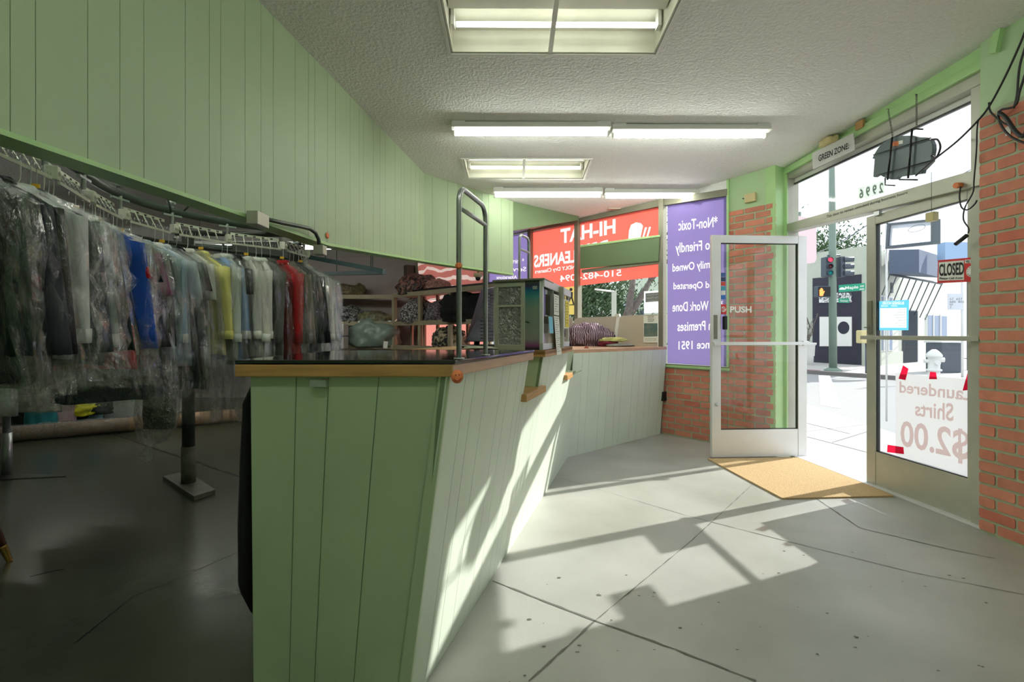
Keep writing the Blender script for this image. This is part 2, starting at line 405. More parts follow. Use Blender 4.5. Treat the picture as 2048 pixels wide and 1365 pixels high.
# ceiling with two openings for the recessed fixtures
cl = MB()
def trect(xs, y0, y1): return xs[0], xs[1], y0, y1
T1 = (-.385, .905, 2.44, 3.09); T2 = (-.475, .755, 4.72, 5.22)
xs = sorted([-6.9, T1[0], T1[1], T2[0], T2[1], 3.3]); ys = sorted([-1.6, T1[2], T1[3], T2[2], T2[3], 9.3])
import bmesh
bm = bmesh.new(); f = bm.faces.new([bm.verts.new((x, y, 0)) for x, y in room])
for val in xs[1:-1]: bmesh.ops.bisect_plane(bm, geom=bm.verts[:] + bm.edges[:] + bm.faces[:], plane_co=(val, 0, 0), plane_no=(1, 0, 0))
for val in ys[1:-1]: bmesh.ops.bisect_plane(bm, geom=bm.verts[:] + bm.edges[:] + bm.faces[:], plane_co=(0, val, 0), plane_no=(0, 1, 0))
dele = [f for f in bm.faces if any(T[0] < f.calc_center_median().x < T[1] and T[2] < f.calc_center_median().y < T[3] for T in (T1, T2))]
bmesh.ops.delete(bm, geom=dele, context='FACES')
ext = bmesh.ops.extrude_face_region(bm, geom=bm.faces[:])
for v in [g for g in ext['geom'] if isinstance(g, bmesh.types.BMVert)]: v.co.z = .16
for v in bm.verts: v.co.z += cz(v.co.x, v.co.y)
bmesh.ops.recalc_face_normals(bm, faces=bm.faces)
me = bpy.data.meshes.new('ceiling'); bm.to_mesh(me); bm.free(); me.materials.append(M['ceiling'])
o = bpy.data.objects.new('ceiling', me); C.objects.link(o); struct(o)

# room walls never seen head on
struct(MB().prism([(-6.9, 9.3, 0), (Lend.x, 9.3, 0), (Lend.x, 9.3, 2.9), (-6.9, 9.3, 2.9)], (0, .12, 0)).build('wall_back', M['grey_wall']))
struct(MB().prism([(-6.9, -1.6, 0), (-6.9, 9.4, 0), (-6.9, 9.4, 3.3), (-6.9, -1.6, 3.3)], (-.12, 0, 0)).build('wall_left', M['grey_wall']))
struct(MB().prism([(-6.9, -1.6, 0), (3.2, -1.6, 0), (3.2, -1.6, 3.3), (-6.9, -1.6, 3.3)], (0, -.12, 0)).build('wall_front', M['green']))

def pane(fr, pts, n, name, m, parent=None):
    return MB().add([fr.p(u, z, n) for u, z in pts], [tuple(range(len(pts)))]).build(name, m, parent)
def rect(u0, u1, z0, z1): return [(u0, z0), (u1, z0), (u1, z1), (u0, z1)]
def panelled(mb, bl, br, tl, tr, nrm, off=.0, pat=(.10, .20, .135, .07, .165, .12), gap=.0028, depth=.0035):
    """tongue and groove boards over the quad bl-br-tr-tl"""
    Lb = (br - bl).length; Lt = (tr - tl).length; Lm = (Lb + Lt) / 2; u = 0; k = 0
    while u < Lm - 1e-6:
        v = min(Lm, u + pat[k % len(pat)]); a = (u + gap / 2) / Lm; b = (v - gap / 2) / Lm; k += 1
        g = [bl.lerp(br, u / Lm), bl.lerp(br, v / Lm), tl.lerp(tr, v / Lm), tl.lerp(tr, u / Lm)]; h = [x - nrm * .015 for x in g]
        mb.hexa([g[0], g[1], h[1], h[0], g[3], g[2], h[2], h[3]], mi=1); u = v
        if b <= a: continue
        p = [bl.lerp(br, a), bl.lerp(br, b), tl.lerp(tr, b), tl.lerp(tr, a)]
        q = [x + nrm * depth for x in p]
        mb.hexa([p[0], p[1], q[1], q[0], p[3], p[2], q[2], q[3]])
    return mb

# soffit over the counter (hanging green boarded wall)
sA = ce(515, 0); sC = ce(848, 347); sD = ce(1025, 403)
SW = Fr(sA, sC - sA)
u0 = SW.uz(0, 266)[0] - 1.2; uj = SW.uz(654, 490)[0]; uc = SW.uz(848, 524)[0]
def zt(p): return cz(p.x, p.y)
def sof(name, fr, ua, ub, za, zb):
    mb = MB(); a = fr.p(ua, za); b = fr.p(ub, zb); ta = fr.p(ua, 0); tb = fr.p(ub, 0); ta.z = zt(ta); tb.z = zt(tb)
    panelled(mb, a, b, ta, tb, fr.n)
    mb.hexa([a - fr.n * .1, b - fr.n * .1, b - fr.n * .02, a - fr.n * .02, ta - fr.n * .1, tb - fr.n * .1, tb - fr.n * .02, ta - fr.n * .02])
    o = struct(mb.build(name, [M['green_soffit'], M['green_groove']]))
    t = MB(); t.hexa([a - fr.n * .1 + Vector((0, 0, -.018)), b - fr.n * .1 + Vector((0, 0, -.018)), b + fr.n * .018 + Vector((0, 0, -.018)), a + fr.n * .018 + Vector((0, 0, -.018)),
                      a - fr.n * .1, b - fr.n * .1, b + fr.n * .018, a + fr.n * .018])
    t.build('bottom_trim', M['green_trim'], o); return o
sof('wall_soffit_1', SW, u0, uj, 1.842, SW.uz(654, 487)[1])
sof('wall_soffit_2', SW, uj, uc, SW.uz(654, 487)[1], SW.uz(848, 521)[1])
SW2 = Fr(sC, sD - sC); ue = SW2.uz(1026, 551)[0]
sof('wall_soffit_3', SW2, 0, ue, SW2.uz(848, 521)[1], SW2.uz(1026, 548)[1])
e0 = SW2.p(ue, 0); e1 = LW.px(1158, 437, .10)
SW3 = Fr(e0, e1 - e0); u3 = (Vector((e1.x, e1.y, 0)) - Vector((e0.x, e0.y, 0))).length
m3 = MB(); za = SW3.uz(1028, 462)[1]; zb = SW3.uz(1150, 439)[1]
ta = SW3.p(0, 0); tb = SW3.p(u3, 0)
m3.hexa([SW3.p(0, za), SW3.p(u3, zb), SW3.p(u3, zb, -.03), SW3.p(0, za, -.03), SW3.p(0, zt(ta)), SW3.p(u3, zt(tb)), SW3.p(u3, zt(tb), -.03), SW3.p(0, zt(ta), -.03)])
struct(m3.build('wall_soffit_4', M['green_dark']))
q0 = LW.px(1035, 462); q1 = LW.px(1158, 439)
struct(MB().hexa([SW3.p(0, za, -.03), SW3.p(u3, zb, -.03), q1, q0, SW3.p(0, za + .02, -.03), SW3.p(u3, zb + .02, -.03), q1 + Vector((0, 0, .02)), q0 + Vector((0, 0, .02))]).build('trim_soffit', M['ceiling']))

# brick facing
def bricks(mb, fr, u0, u1, z0, z1, n=.006, flip=0, lower=None, upper=None, bl=.2, edge0=True):
    rng = random.Random(int(abs(u0) * 100) + 5); k = 0; z = z0
    while z < z1 - .02:
        u = u0 - (0 if (k + flip) % 2 == 0 else bl / 2 + .008)
        while u < u1:
            a = max(u, u0); b = min(u + bl, u1); zz0 = z + .008; zz1 = min(z + .0635, z1)
            if b - a > .02:
                s = rng.uniform(.86, 1.1); g = s * rng.uniform(.94, 1.06) * (.8 if rng.random() < .06 else 1)
                h = .006; q = n + rng.uniform(-.002, .002)
                P = [(a, zz0 + h), (a + h, zz0), (b - h, zz0), (b, zz0 + h), (b, zz1 - h), (b - h, zz1), (a + h, zz1), (a, zz1 - h)]
                mb.fp(fr, P, 0, q, col=(s, g, g))
            u += bl + .016
        z += .0715; k += 1
    return mb
# right brick column
z_br = 2.53; cw = MB()
cw.fb(RW, -4.6, 0, 0, 3.05, -.25, 0, mi=1)
cb = MB(); cb.fb(RW, -4.6, 0, 0, z_br, -.02, .001, mi=1); bricks(cb, RW, -1.6, 0, 0.01, z_br)
cw = struct(MB().fb(RW, -4.6, 0, 0, 3.08, -.2, 0).build('wall_right', M['green']))
cb.build('brick_facing', [M['brick'], M['mortar']], cw)
tr = MB(); tr.fb(RW, -1.6, 0, 3.0, 3.04, 0, .02)
tr.fp(RW, [RW.uz(1986, 108), RW.uz(2000, 105), RW.uz(2016, 28), RW.uz(2004, 26)], 0, .03); tr.build('moulding', M['green_trim'], cw)
# pillar + knee wall under the purple sign (same plane)
up0 = PWu(1552); up1 = PWu(1457); zs = PW.uz(1332, 728)[1]
pz = PW.uz(1457, 425)[1]
pw = MB().fb(PW, up0, up1, 0, PW.uz(1457, 360)[1] + .1, -.25, -.001)
pw.fb(PW, up1, 0, 0, zs, -.12, -.001)
pwo = struct(pw.build('wall_entrance', M['green']))
pb = MB(); pb.fb(PW, up0 + .0, up1, 0, pz, -.0, .001, mi=1); bricks(pb, PW, up0, up1, .01, pz, flip=1)
pb.fb(PW, up1, 0, 0, zs - .03, 0, .001, mi=1); bricks(pb, PW, up1 + .01, 0, .01, zs - .03)
pb.build('brick_facing', [M['brick'], M['mortar']], pwo)
pt = MB(); pt.fb(PW, up1 - .02, 0, zs - .035, zs - .01, -.05, .03); pt.fb(PW, up1 - .012, up1 + .012, zs, PW.uz(1457, 360)[1], 0, .02)
pt.build('green_trim', M['green_trim'], pwo)
# corner post between pillar and door frame
a = PW.p(up0, 0); b = Vector((J.x, J.y, 0)); CW = Fr(a, b - a); cl_ = (b - a).length
cpo = MB().fb(CW, -.01, cl_ + .03, 0, zt(a), -.12, .0); cpo.fb(CW, cl_ * .62, cl_ + .0, 0, zt(b), 0, .03)
struct(cpo.build('trim_corner_post', M['green_trim']))

# ------------------------------------------------------------------ shop front in the door wall
uJ = DWu(1577); uE = -.95                                       # far jamb .. behind brick column
def dz(x, y): return DW.uz(x, y)
def edge(a, b):
    (ua, za), (ub, zb) = dz(*a), dz(*b); k = (zb - za) / (ub - ua); return lambda u: za + (u - ua) * k
Ztop = edge((1585, 357), (1955, 178)); Zhead = edge((1585, 345), (1955, 150)); Zb1 = edge((1590, 447), (1957, 343)); Zb0 = edge((1590, 463), (1957, 376))
hd = MB()
hd.hexa([DW.p(uE, Zhead(uE), .05), DW.p(uJ, Zhead(uJ), .05), DW.p(uJ, Zhead(uJ), -.14), DW.p(uE, Zhead(uE), -.14),
         DW.p(uE, 3.2, .05), DW.p(uJ, 3.1, .05), DW.p(uJ, 3.1, -.14), DW.p(uE, 3.2, -.14)])
hd.hexa([DW.p(uE, Zhead(uE) - .015, .085), DW.p(uJ, Zhead(uJ) - .015, .085), DW.p(uJ, Zhead(uJ) - .015, .05), DW.p(uE, Zhead(uE) - .015, .05),
         DW.p(uE, Zhead(uE) + .05, .07), DW.p(uJ, Zhead(uJ) + .05, .07), DW.p(uJ, Zhead(uJ) + .05, .05), DW.p(uE, Zhead(uE) + .05, .05)])
struct(hd.build('trim_door_header', M['green_trim'], bevel=.004))
def hbar(mb, z0, z1, ua, ub, n0, n1):
    mb.hexa([DW.p(ua, z0(ua), n1), DW.p(ub, z0(ub), n1), DW.p(ub, z0(ub), n0), DW.p(ua, z0(ua), n0), DW.p(ua, z1(ua), n1), DW.p(ub, z1(ub), n1), DW.p(ub, z1(ub), n0), DW.p(ua, z1(ua), n0)])
tw = MB(); hbar(tw, Zb0, Zb1, uE, uJ, -.06, .06); hbar(tw, Ztop, Zhead, uE, uJ, -.06, .05)
tw.fb(DW, uJ - .055, uJ + .03, 0, Ztop(uJ) + .05, -.07, .06)
tw.fb(DW, DWu(1953), DWu(1953) - .09, 0, Ztop(0) + .1, -.07, .04)
tw = struct(tw.build('window_1', M['alum_shaded'], bevel=.003))
hb = MB(); z2 = lambda u: Ztop(u) - .06; z3 = lambda u: Ztop(u) - .045; hbar(hb, z2, z3, uE, uJ - .05, -.04, -.02); hb.build('glazing_bead', M['black'], tw)
z4 = lambda u: Ztop(u) - .001; hb = MB(); hbar(hb, z3, z4, uE, uJ - .05, -.05, -.03); hb.build('glazing_strip', M['fixture_w'], tw)
pane(DW, [(uE + .05, Zb1(uE + .05)), (uJ - .055, Zb1(uJ - .055)), (uJ - .055, Ztop(uJ) - .05), (uE + .05, Ztop(uE) - .05)], 0, 'pane', M['glass'], tw)
lpx('This door to remain unlocked during business hours', DW, [(1653, 438), (1815, 389), (1815, 382), (1653, 431)], .061, M['ink'], tw, name='lettering', bold=.01)
th = MB().fb(DW, uE, uJ, 0, .014, -.16, .07).build('trim_threshold', M['alum'], bevel=.003); struct(th)

def leaf(name, fr, wd, ht, mats, label=None, hinge_left=False):
    """door leaf: u 0..wd, n thickness +-.022"""
    mb = MB(); st = .088
    mb.fb(fr, 0, st, .012, ht, -.022, .022); mb.fb(fr, wd - st, wd, .012, ht, -.022, .022)
    mb.fb(fr, st, wd - st, ht - .075, ht, -.022, .022)
    o = struct(mb.build(name, mats, bevel=.003))
    MB().fb(fr, st, wd - st, .012, .275, -.018, .018).build('kick_panel', mats, o, bevel=.002)
    pane(fr, rect(st - .004, wd - st + .004, .27, ht - .07), 0, 'pane', M['glass_dirty'] if name == 'door_2' else M['glass'], o)
    g = MB()
    for u in (st, wd - st - .006): g.fb(fr, u, u + .006, .275, ht - .075, -.012, .012)
    g.fb(fr, st, wd - st, .275, .282, -.012, .012); g.fb(fr, st, wd - st, ht - .082, ht - .075, -.012, .012)
    g.build('gasket', M['black'], o)
    return o
# closed leaf
uR = DWu(1738); clf = Fr(DW.p(uR, 0), -DW.d, DW.n); ZD = Zb0(uR - .45) - .004
d2 = leaf('door_2', clf, .90, ZD, M['alum_shaded'])
pb_ = MB(); pb_.fb(clf, -.0, .93, 1.155, 1.185, .05, .075); pb_.fb(clf, 0.02, .06, 1.155, 1.185, .02, .052); pb_.fb(clf, .84, .88, 1.155, 1.185, .02, .052); pb_.build('push_bar', M['alum_shaded'], d2, bevel=.002)
lk = MB().fb(clf, .02, .062, 1.20, 1.46, .022, .034); lk.fb(clf, .03, .05, 1.245, 1.255, .03, .07); lk.build('lock', M['alum_dark'], d2, bevel=.002)
MB().fb(clf, .10, .15, ZD - .015, ZD + .02, .02, .045).build('closer_catch', M['steel'], d2)
# open leaf: hinge at the far jamb, swung inside
hp = fl(1611, 914); lp = fl(1422, 917)
olf = Fr(lp, hp - lp); wdo = (hp - lp).length
d1 = leaf('door_1', olf, wdo, 2.15, M['alum'])
pb_ = MB(); pb_.fb(olf, -.0, wdo - .0, 1.092, 1.122, .045, .07); pb_.fb(olf, .0, .05, 1.085, 1.13, .02, .05); pb_.fb(olf, wdo - .05, wdo, 1.085, 1.13, .02, .05); pb_.build('push_bar', M['alum'], d1, bevel=.002)
MB().lathe(olf.p(.045, .52, .022), [(.0, 0), (.016, 0), (.016, .008), (.007, .012), (0, .012)], 16, axis=olf.n).build('lock_cylinder', M['steel'], d1)
pl = MB().fb(olf, .018, .05, 1.15, 1.38, .022, .03); pl.build('lock_plate', M['alum_dark'], d1)
hn = MB().fb(olf, .105, .14, 1.24, 1.37, .01, .05); hn.build('pull_handle', M['black'], d1, bevel=.006)
row('PUSH', olf, 1460, 1503, 613, 626, 0, .003, M['white'], d1, name='push_lettering', bold=.03)
st = thing('sticker_strip', 'column of small payment card stickers on the open door glass', 'sticker', olf.px(1445, 597, .004))
cols = [(60, 90, 150), (40, 60, 90), (200, 70, 50), (60, 150, 170), (220, 220, 215), (40, 110, 190)]
for i, c in enumerate(cols):
    y = 546 + i * 9; k = MB(); (a0, b0), (a1, b1) = olf.uz(1440, y + 8, .004), olf.uz(1451, y, .004); k.fb(olf, a0, a1, b0, b1, .002, .004)
    k.build('sticker_card', mat('card_sticker', c, .5), st)
bs = thing('round_sticker', 'red and white round sticker below the card stickers on the open door', 'sticker', olf.px(1446, 620, .004))
(a0, b0), (a1, b1) = olf.uz(1440, 629, .004), olf.uz(1453, 609, .004)
MB().fb(olf, a0, a1, b0, b1, .002, .003).build('backing', M['red'], bs)
MB().lathe(olf.p((a0 + a1) / 2, (b0 + b1) / 2, .003), [(0, 0), (.027, 0), (.027, .001), (0, .001)], 20, axis=olf.n).build('disc', M['white'], bs)
row('BAY', olf, 1441, 1452, 615, 622, 0, .005, M['red'], bs, name='lettering', bold=.03)

# doormat
q = [fl(1415, 920), fl(1603, 917), fl(1788, 995), fl(1565, 1000)]
dm = MB().prism([v + Vector((0, 0, .001)) for v in q], (0, 0, .011)).build('doormat', M['mat'])
tag(dm, 'tan coir doormat lying inside the open entrance door', 'doormat')

# ------------------------------------------------------------------ window wall
zh = 0
def wall_frame(name, fr, ua, ub, tops, zb, n=.05, mull=(True, True), mt='alum_dark'):
    (za, zc) = tops; mb = MB(); t = .035
    f = lambda u: za + (zc - za) * (u - ua) / (ub - ua)
    mb.fp(fr, [(ua, f(ua) - t), (ub, f(ub) - t), (ub, f(ub) + .04), (ua, f(ua) + .04)], -n, n * .4)
    mb.fb(fr, ua, ub, zb - .03, zb, -n, n * .4)
    if mull[0]: mb.fb(fr, ua - .03, ua + .03, zb - .03, f(ua) + .04, -n, n)
    if mull[1]: mb.fb(fr, ub - .03, ub + .03, zb - .03, f(ub) + .04, -n, n)
    o = struct(mb.build(name, M[mt], bevel=.002))
    pane(fr, [(ua, zb), (ub, zb), (ub, f(ub) - t + .005), (ua, f(ua) - t + .005)], -.022, 'pane', M['glass'], o)
    return o
zP0 = PW.uz(1332, 405)[1]
uA1 = PWu(1457)
wall_frame('window_2', PW, uA1, -.02, (PW.uz(1455, 386)[1], zP0), zs, mull=(False, False))
um = LWu(1156); ul = LWu(1062); uz5 = LWu(975); uend = LWu(838)
zm = LW.uz(1156, 441)[1]; zl = LW.uz(1062, 458)[1]
wall_frame('window_3', LW, 0.0, um, (zP0, zm), zs)
wall_frame('window_4', LW, um, ul, (zm, zl), zs, mull=(False, True))
wall_frame('window_5', LW, ul, uz5, (zl, zl), zs, mull=(False, True))
wall_frame('window_6', LW, uz5, uend, (zl, zl), zs, mull=(False, True))
lw = MB().fb(LW, 0, 5.02, 0, zs - .03, -.12, 0); lw.fb(LW, uend + .03, 5.02, zs - .03, 2.95, -.12, 0); lw.fp(LW, [(0, zP0 + .04), (um, zm + .04), (ul, zl + .04), (uend + .03, zl + .04), (uend + .03, 2.95), (0, 2.95)], -.12, 0)
lwo = struct(lw.build('wall_window_side', M['grey_wall']))
struct(MB().fp(PW, [(up1, PW.uz(1455, 386)[1] + .04), (0, zP0 + .04), (0, 3.0), (up1, 3.0)], -.12, 0).build('trim_window_header', M['ceiling']))
# transom bar + green board
bo = MB().fp(LW, [LW.uz(1163, 546, .05), LW.uz(1322, 527, .05), LW.uz(1322, 519, .05), LW.uz(1163, 540, .05)], .0, .05).build('trim_window_bar', M['alum_dark']); struct(bo)
gb = MB().fp(LW, [LW.uz(1161, 538, .06), LW.uz(1317, 523, .06), LW.uz(1320, 470, .06), LW.uz(1161, 493, .06)], .052, .068).build('panel_board', M['green_dark'], bevel=.003)
tag(gb, 'dark green rectangular board screwed across the red window sign', 'board')
MB().fp(LW, [LW.uz(1161, 495, .07), LW.uz(1320, 474, .07), LW.uz(1320, 470, .07), LW.uz(1161, 491, .07)], .068, .076).build('top_lip', M['green_trim'], gb)

# ---- window signs (printed vinyl read from the street)
def sign_film(name, label, fr, px4, m, n=-.012):
    o = MB().fp(fr, [fr.uz(x, y, n) for x, y in px4], n - .003, n).build(name, m); return tag(o, label, 'window sign')
nn = -.012
hatp = [(1256, 487), (1258, 462), (1262, 450), (1272, 445), (1282, 447), (1286, 452), (1280, 480), (1276, 490)]
bar = lambda dx: [(x + dx, y - dx * .1) for x, y in [(1284, 478), (1287, 478), (1294, 455), (1290, 455)]]
vinyl('window_sign', 'red shop sign with white mirrored letters across the upper windows', LW, [(1063, 583), (1322, 553), (1322, 412), (1156, 446), (1063, 464)], nn, M['film_red'], M['film_white'],
      [('HI-HAT', 1231, 1121, 438, 467, -.19, .03), ('DRY', 1216, 1160, 480, 505, -.19, .03), ('CLEANERS', 1168, 1068, 498, 523, -.13, .03),
       ('ECO-FRIENDLY Dry Cleaners', 1195, 1070, 525, 535, -.12, .015), ('510-482- 094', 1243, 1120, 539, 552, -.1, .01)], extra=(hatp, bar(0), bar(8)))
vinyl('window_sign', 'tall purple window sign listing services beside the open door', PW, [(1335, 727), (1454, 734), (1454, 390), (1335, 409)], nn, M['film_purple'], M['film_white'],
      [(s_, x0, x1, yt, yb, -.04 if yt > 560 else -.10, .012) for s_, x0, x1, yt, yb in [('*Non-Toxic', 1435, 1357, 432, 454), ('Eco Friendly', 1436, 1351, 478, 504), ('Family Owned', 1434, 1345, 519, 540), ('and Operated', 1434, 1347, 562, 580),
      ('*All Work Done', 1445, 1345, 600, 620), ('on Premises', 1434, 1355, 641, 660), ('Since 1951', 1432, 1357, 680, 697)]])
vinyl('window_sign', 'purple window sign with mirrored word Alterations behind the glass cabinet', LW, [(977, 640), (1060, 628), (1060, 465), (977, 480)], nn, M['film_purple'], M['film_white'],
      [('Alterations', 1034, 993, 551, 558, -.02, .012), ('* Shirts', 1048, 1022, 517, 527, -.02, .012), ('Service', 1052, 1010, 534, 543, -.02, .012)])
# striped cloth and pink paper over the far windows
pk = tag(pane(LW, rect(uz5 + .05, uend - .05, zs + .01, 1.80), -.012, 'window_paper', M['film_pink']), 'pink translucent paper covering the window behind the shelving', 'window paper')
def stripes_mat():
    m, N, L = nt('red_white_stripes'); N.remove(N['Principled BSDF'])
    tc = N.new('ShaderNodeTexCoord'); sp_ = N.new('ShaderNodeSeparateXYZ'); L.new(tc.outputs['Object'], sp_.inputs[0])
    n = N.new('ShaderNodeTexNoise'); n.inputs['Scale'].default_value = 1.6; L.new(tc.outputs['Object'], n.inputs[0])
    a = N.new('ShaderNodeMath'); a.operation = 'MULTIPLY_ADD'; a.inputs[1].default_value = .35; L.new(n.outputs[0], a.inputs[0]); L.new(sp_.outputs[2], a.inputs[2])
    s = N.new('ShaderNodeMath'); s.operation = 'MULTIPLY'; s.inputs[1].default_value = 38; L.new(a.outputs[0], s.inputs[0])
    si = N.new('ShaderNodeMath'); si.operation = 'SINE'; L.new(s.outputs[0], si.inputs[0])
    r = N.new('ShaderNodeValToRGB'); L.new(si.outputs[0], r.inputs[0]); r.color_ramp.elements[0].position = .45; r.color_ramp.elements[1].position = .55
    r.color_ramp.elements[0].color = (*s2l((186, 112, 104)), 1); r.color_ramp.elements[1].color = (*s2l((228, 206, 200)), 1)
    d = N.new('ShaderNodeBsdfDiffuse'); t = N.new('ShaderNodeBsdfTranslucent'); L.new(r.outputs[0], d.inputs[0]); L.new(r.outputs[0], t.inputs[0])
    x = N.new('ShaderNodeMixShader'); x.inputs[0].default_value = .25; L.new(d.outputs[0], x.inputs[1]); L.new(t.outputs[0], x.inputs[2]); L.new(x.outputs[0], N['Material Output'].inputs[0]); return m
fg = MB(); nu, nz = 40, 14; ua, ub = uz5 + .03, uend - .03
gr = [[LW.p(ua + (ub - ua) * i / nu, 1.80 + .85 * j / nz, .03 + .02 * math.sin(i * .7 + j * .4)) for i in range(nu + 1)] for j in range(nz + 1)]
fg.rings(gr, cap=False, closed=False)
fg = tag(fg.build('striped_cloth', stripes_mat()), 'red and white striped cloth hanging across the back window above the shelves', 'cloth')

# small posters in the clear part of window 3
def poster(label, fr, x0, x1, y0, y1, m, n, sl=-.09, name='poster'):
    return tag(pane(fr, [fr.uz(x0, y1, n), fr.uz(x1, y1 + (x1 - x0) * sl, n), fr.uz(x1, y0 + (x1 - x0) * sl, n), fr.uz(x0, y0, n)], n, name, m), label, 'poster')
po = poster('white mirrored notice taped in the clear window under the red sign', LW, 1288, 1321, 583, 627, M['sheet_card'], -.012, -.05)
MB().fp(LW, [LW.uz(x, y, -.011) for x, y in [(1291, 605), (1318, 603), (1318, 585), (1291, 587)]], -.011, -.010).build('grey_block', M['greyink'], po)
for i, s in enumerate(['We Support', 'Our Muslim', 'Neighbors']): row(s, LW, 1317, 1293, 587 + i * 6, 591 + i * 6, -.07, -.009, M['sheet_card'], po)
po = poster('small poster with teal photo standing on the counter against the window', LW, 1287, 1316, 632, 686, M['paper'], .112, -.02)
MB().fp(LW, [LW.uz(x, y, .113) for x, y in [(1288, 674), (1315, 673), (1315, 647), (1288, 647)]], .113, .114).build('photo', mat('teal_photo', (42, 78, 84), .6, var=.6, vscale=14, var2=(120, 130, 120)), po)
for i, s in enumerate(['AND', 'ANY PLACE', 'BLACK', 'TRANS']): row(s, LW, 1308 - (i % 2) * 1, 1295 + (i % 2), 632 + i * 3.3, 634.4 + i * 3.3, 0, .1145, M['ink'], po)
for i in range(2): row('neighbors welcome here', LW, 1313, 1290, 677 + i * 3, 679 + i * 3, 0, .1145, M['ink'], po)

# beige boards leaning at the window
for x0, x1, yt, lab in [(1147, 1231, 636, 'beige board with rounded corner leaning at the window, nearer the cabinet'), (1236, 1316, 632, 'wide beige board leaning at the window, nearer the purple sign'), (1128, 1146, 637, 'narrow beige board left of the window mullion, beside the cabinet')]:
    n = .09; P = [(x0, 700), (x1, 697), (x1 + (4 if x0 == 1147 else 0), yt - 3), (x0 + 10, yt), (x0 + 3, yt + 4), (x0 + 1, yt + 10)]
    tag(MB().fp(LW, [LW.uz(x, y, n) for x, y in P], n, n + .012).build('display_board', M['board'], bevel=.002), lab, 'board')
wsp = MB().fp(LW, [LW.uz(x, y, .11) for x, y in [(1229, 676), (1234, 676), (1240, 634), (1234, 634)]], .108, .125); wsp.fp(LW, [LW.uz(x, y, .11) for x, y in [(1231, 634), (1241, 633), (1240, 628), (1232, 629)]], .10, .135)
tag(wsp.build('white_strut', M['white']), 'slim white strut standing between the two beige boards', 'strut')

# ------------------------------------------------------------------ counter
cBdir = (fl(1095, 980) - fl(960, 1195)); cBdir.z = 0; cBdir.normalize()
cb0 = fl(960, 1195); CB = Fr(cb0, cBdir, (1, -.2))          # bottom line of the long counter, normal to customers
uF = (1.52 - cb0.y) / cBdir.y; kk = fl(1135, 915); uK = (kk - cb0).dot(CB.d)
ZC = 1.115; ZR_ = 1.045; LEAN = .155
def cpnt(u, z, n=0): return CB.p(u, z, n + (LEAN + .02 * (u - uF)) * z / ZC)
def uY(Y): return (Y - cb0.y) / cBdir.y
uS1 = uY(2.48); uS2 = uY(2.80); uS3 = uY(3.62); zl_ = .86
ct = thing('service_counter', 'long pale green boarded counter leaning out with oak edge', 'counter', (cb0.x - .3, cb0.y, 0))
body = MB(); v3 = lambda x, y, z: Vector((x, y, z))
BX = -.80
# front face
fl_, fr_ = v3(BX, 1.52, 0), cpnt(uF, 0); fr_.y = 1.52; tl_, tr_ = v3(BX, 1.50, ZC - .035), cpnt(uF, ZC - .035); tr_.y = 1.50
panelled(body, fl_, fr_, tl_, tr_, v3(0, -1, 0), pat=(.125, .087, .135, .2, .2))
body.hexa([v3(BX, 1.54, 0), v3(fr_.x - .06, 1.54, 0), CB.p(uK - .02, 0, -.06), CB.p(uK - .02, 0, -.35), v3(BX, 1.52, zl_), v3(cpnt(uF, zl_).x - .06, 1.54, zl_), cpnt(uK - .22, zl_, -.06), CB.p(uK - .22, zl_, -.35)])
body.hexa([v3(BX, 1.52, zl_), cpnt(uF + .02, zl_, -.04), cpnt(uS1, zl_, -.03), v3(-.55, 2.42, zl_), v3(BX, 1.52, ZC - .03), cpnt(uF + .02, ZC - .03, -.04), cpnt(uS1, ZC - .03, -.03), v3(-.55, 2.42, ZC - .03)])
a = CB.n * -.5
body.hexa([cpnt(uS2, zl_, -.02) + a, cpnt(uS2, zl_, -.02), cpnt(uS3, zl_, -.02), cpnt(uS3, zl_, -.02) + a, cpnt(uS2, ZC - .03, -.02) + a, cpnt(uS2, ZC - .03, -.02), cpnt(uS3, ZC - .03, -.02), cpnt(uS3, ZC - .03, -.02) + a])
body.build('counter_body', [M['green_side'], M['green_groove']], ct)
fc = MB(); nv = (CB.n + Vector((0, 0, -.14))).normalized()
P4 = (.16, .09, .13, .2, .11)
panelled(fc, cpnt(uF, 0, -.005), cpnt(uS1, 0, -.005), cpnt(uF, zl_, -.005), cpnt(uS1, zl_, -.005), nv, pat=P4)
panelled(fc, cpnt(uF, zl_, -.005), cpnt(uS1, zl_, -.005), cpnt(uF, ZC - .035, -.005), cpnt(uS1, ZC - .035, -.005), nv, pat=P4)
panelled(fc, cpnt(uS1, 0, -.005), cpnt(uK, 0, -.005), cpnt(uS1, zl_, -.005), cpnt(uK - .20, zl_, -.005), nv, pat=P4[2:] + P4[:2])
panelled(fc, cpnt(uS2, zl_, -.005), cpnt(uS3, zl_, -.005), cpnt(uS2, ZC - .035, -.005), cpnt(uS3, ZC - .035, -.005), nv, pat=(.19, .13, .2, .1))
fc.build('front_boards', [M['green_mint'], M['green_groove']], ct)
cst = MB().hexa([fr_ + v3(-.028, -.012, 0), fr_ + v3(.012, -.012, 0), fr_ + v3(.012, .03, 0), fr_ + v3(-.028, .03, 0), tr_ + v3(-.028, -.012, 0), tr_ + v3(.008, -.012, 0), tr_ + v3(.008, .03, 0), tr_ + v3(-.028, .03, 0)])
cst.build('corner_strip', M['green_side'], ct, bevel=.004)
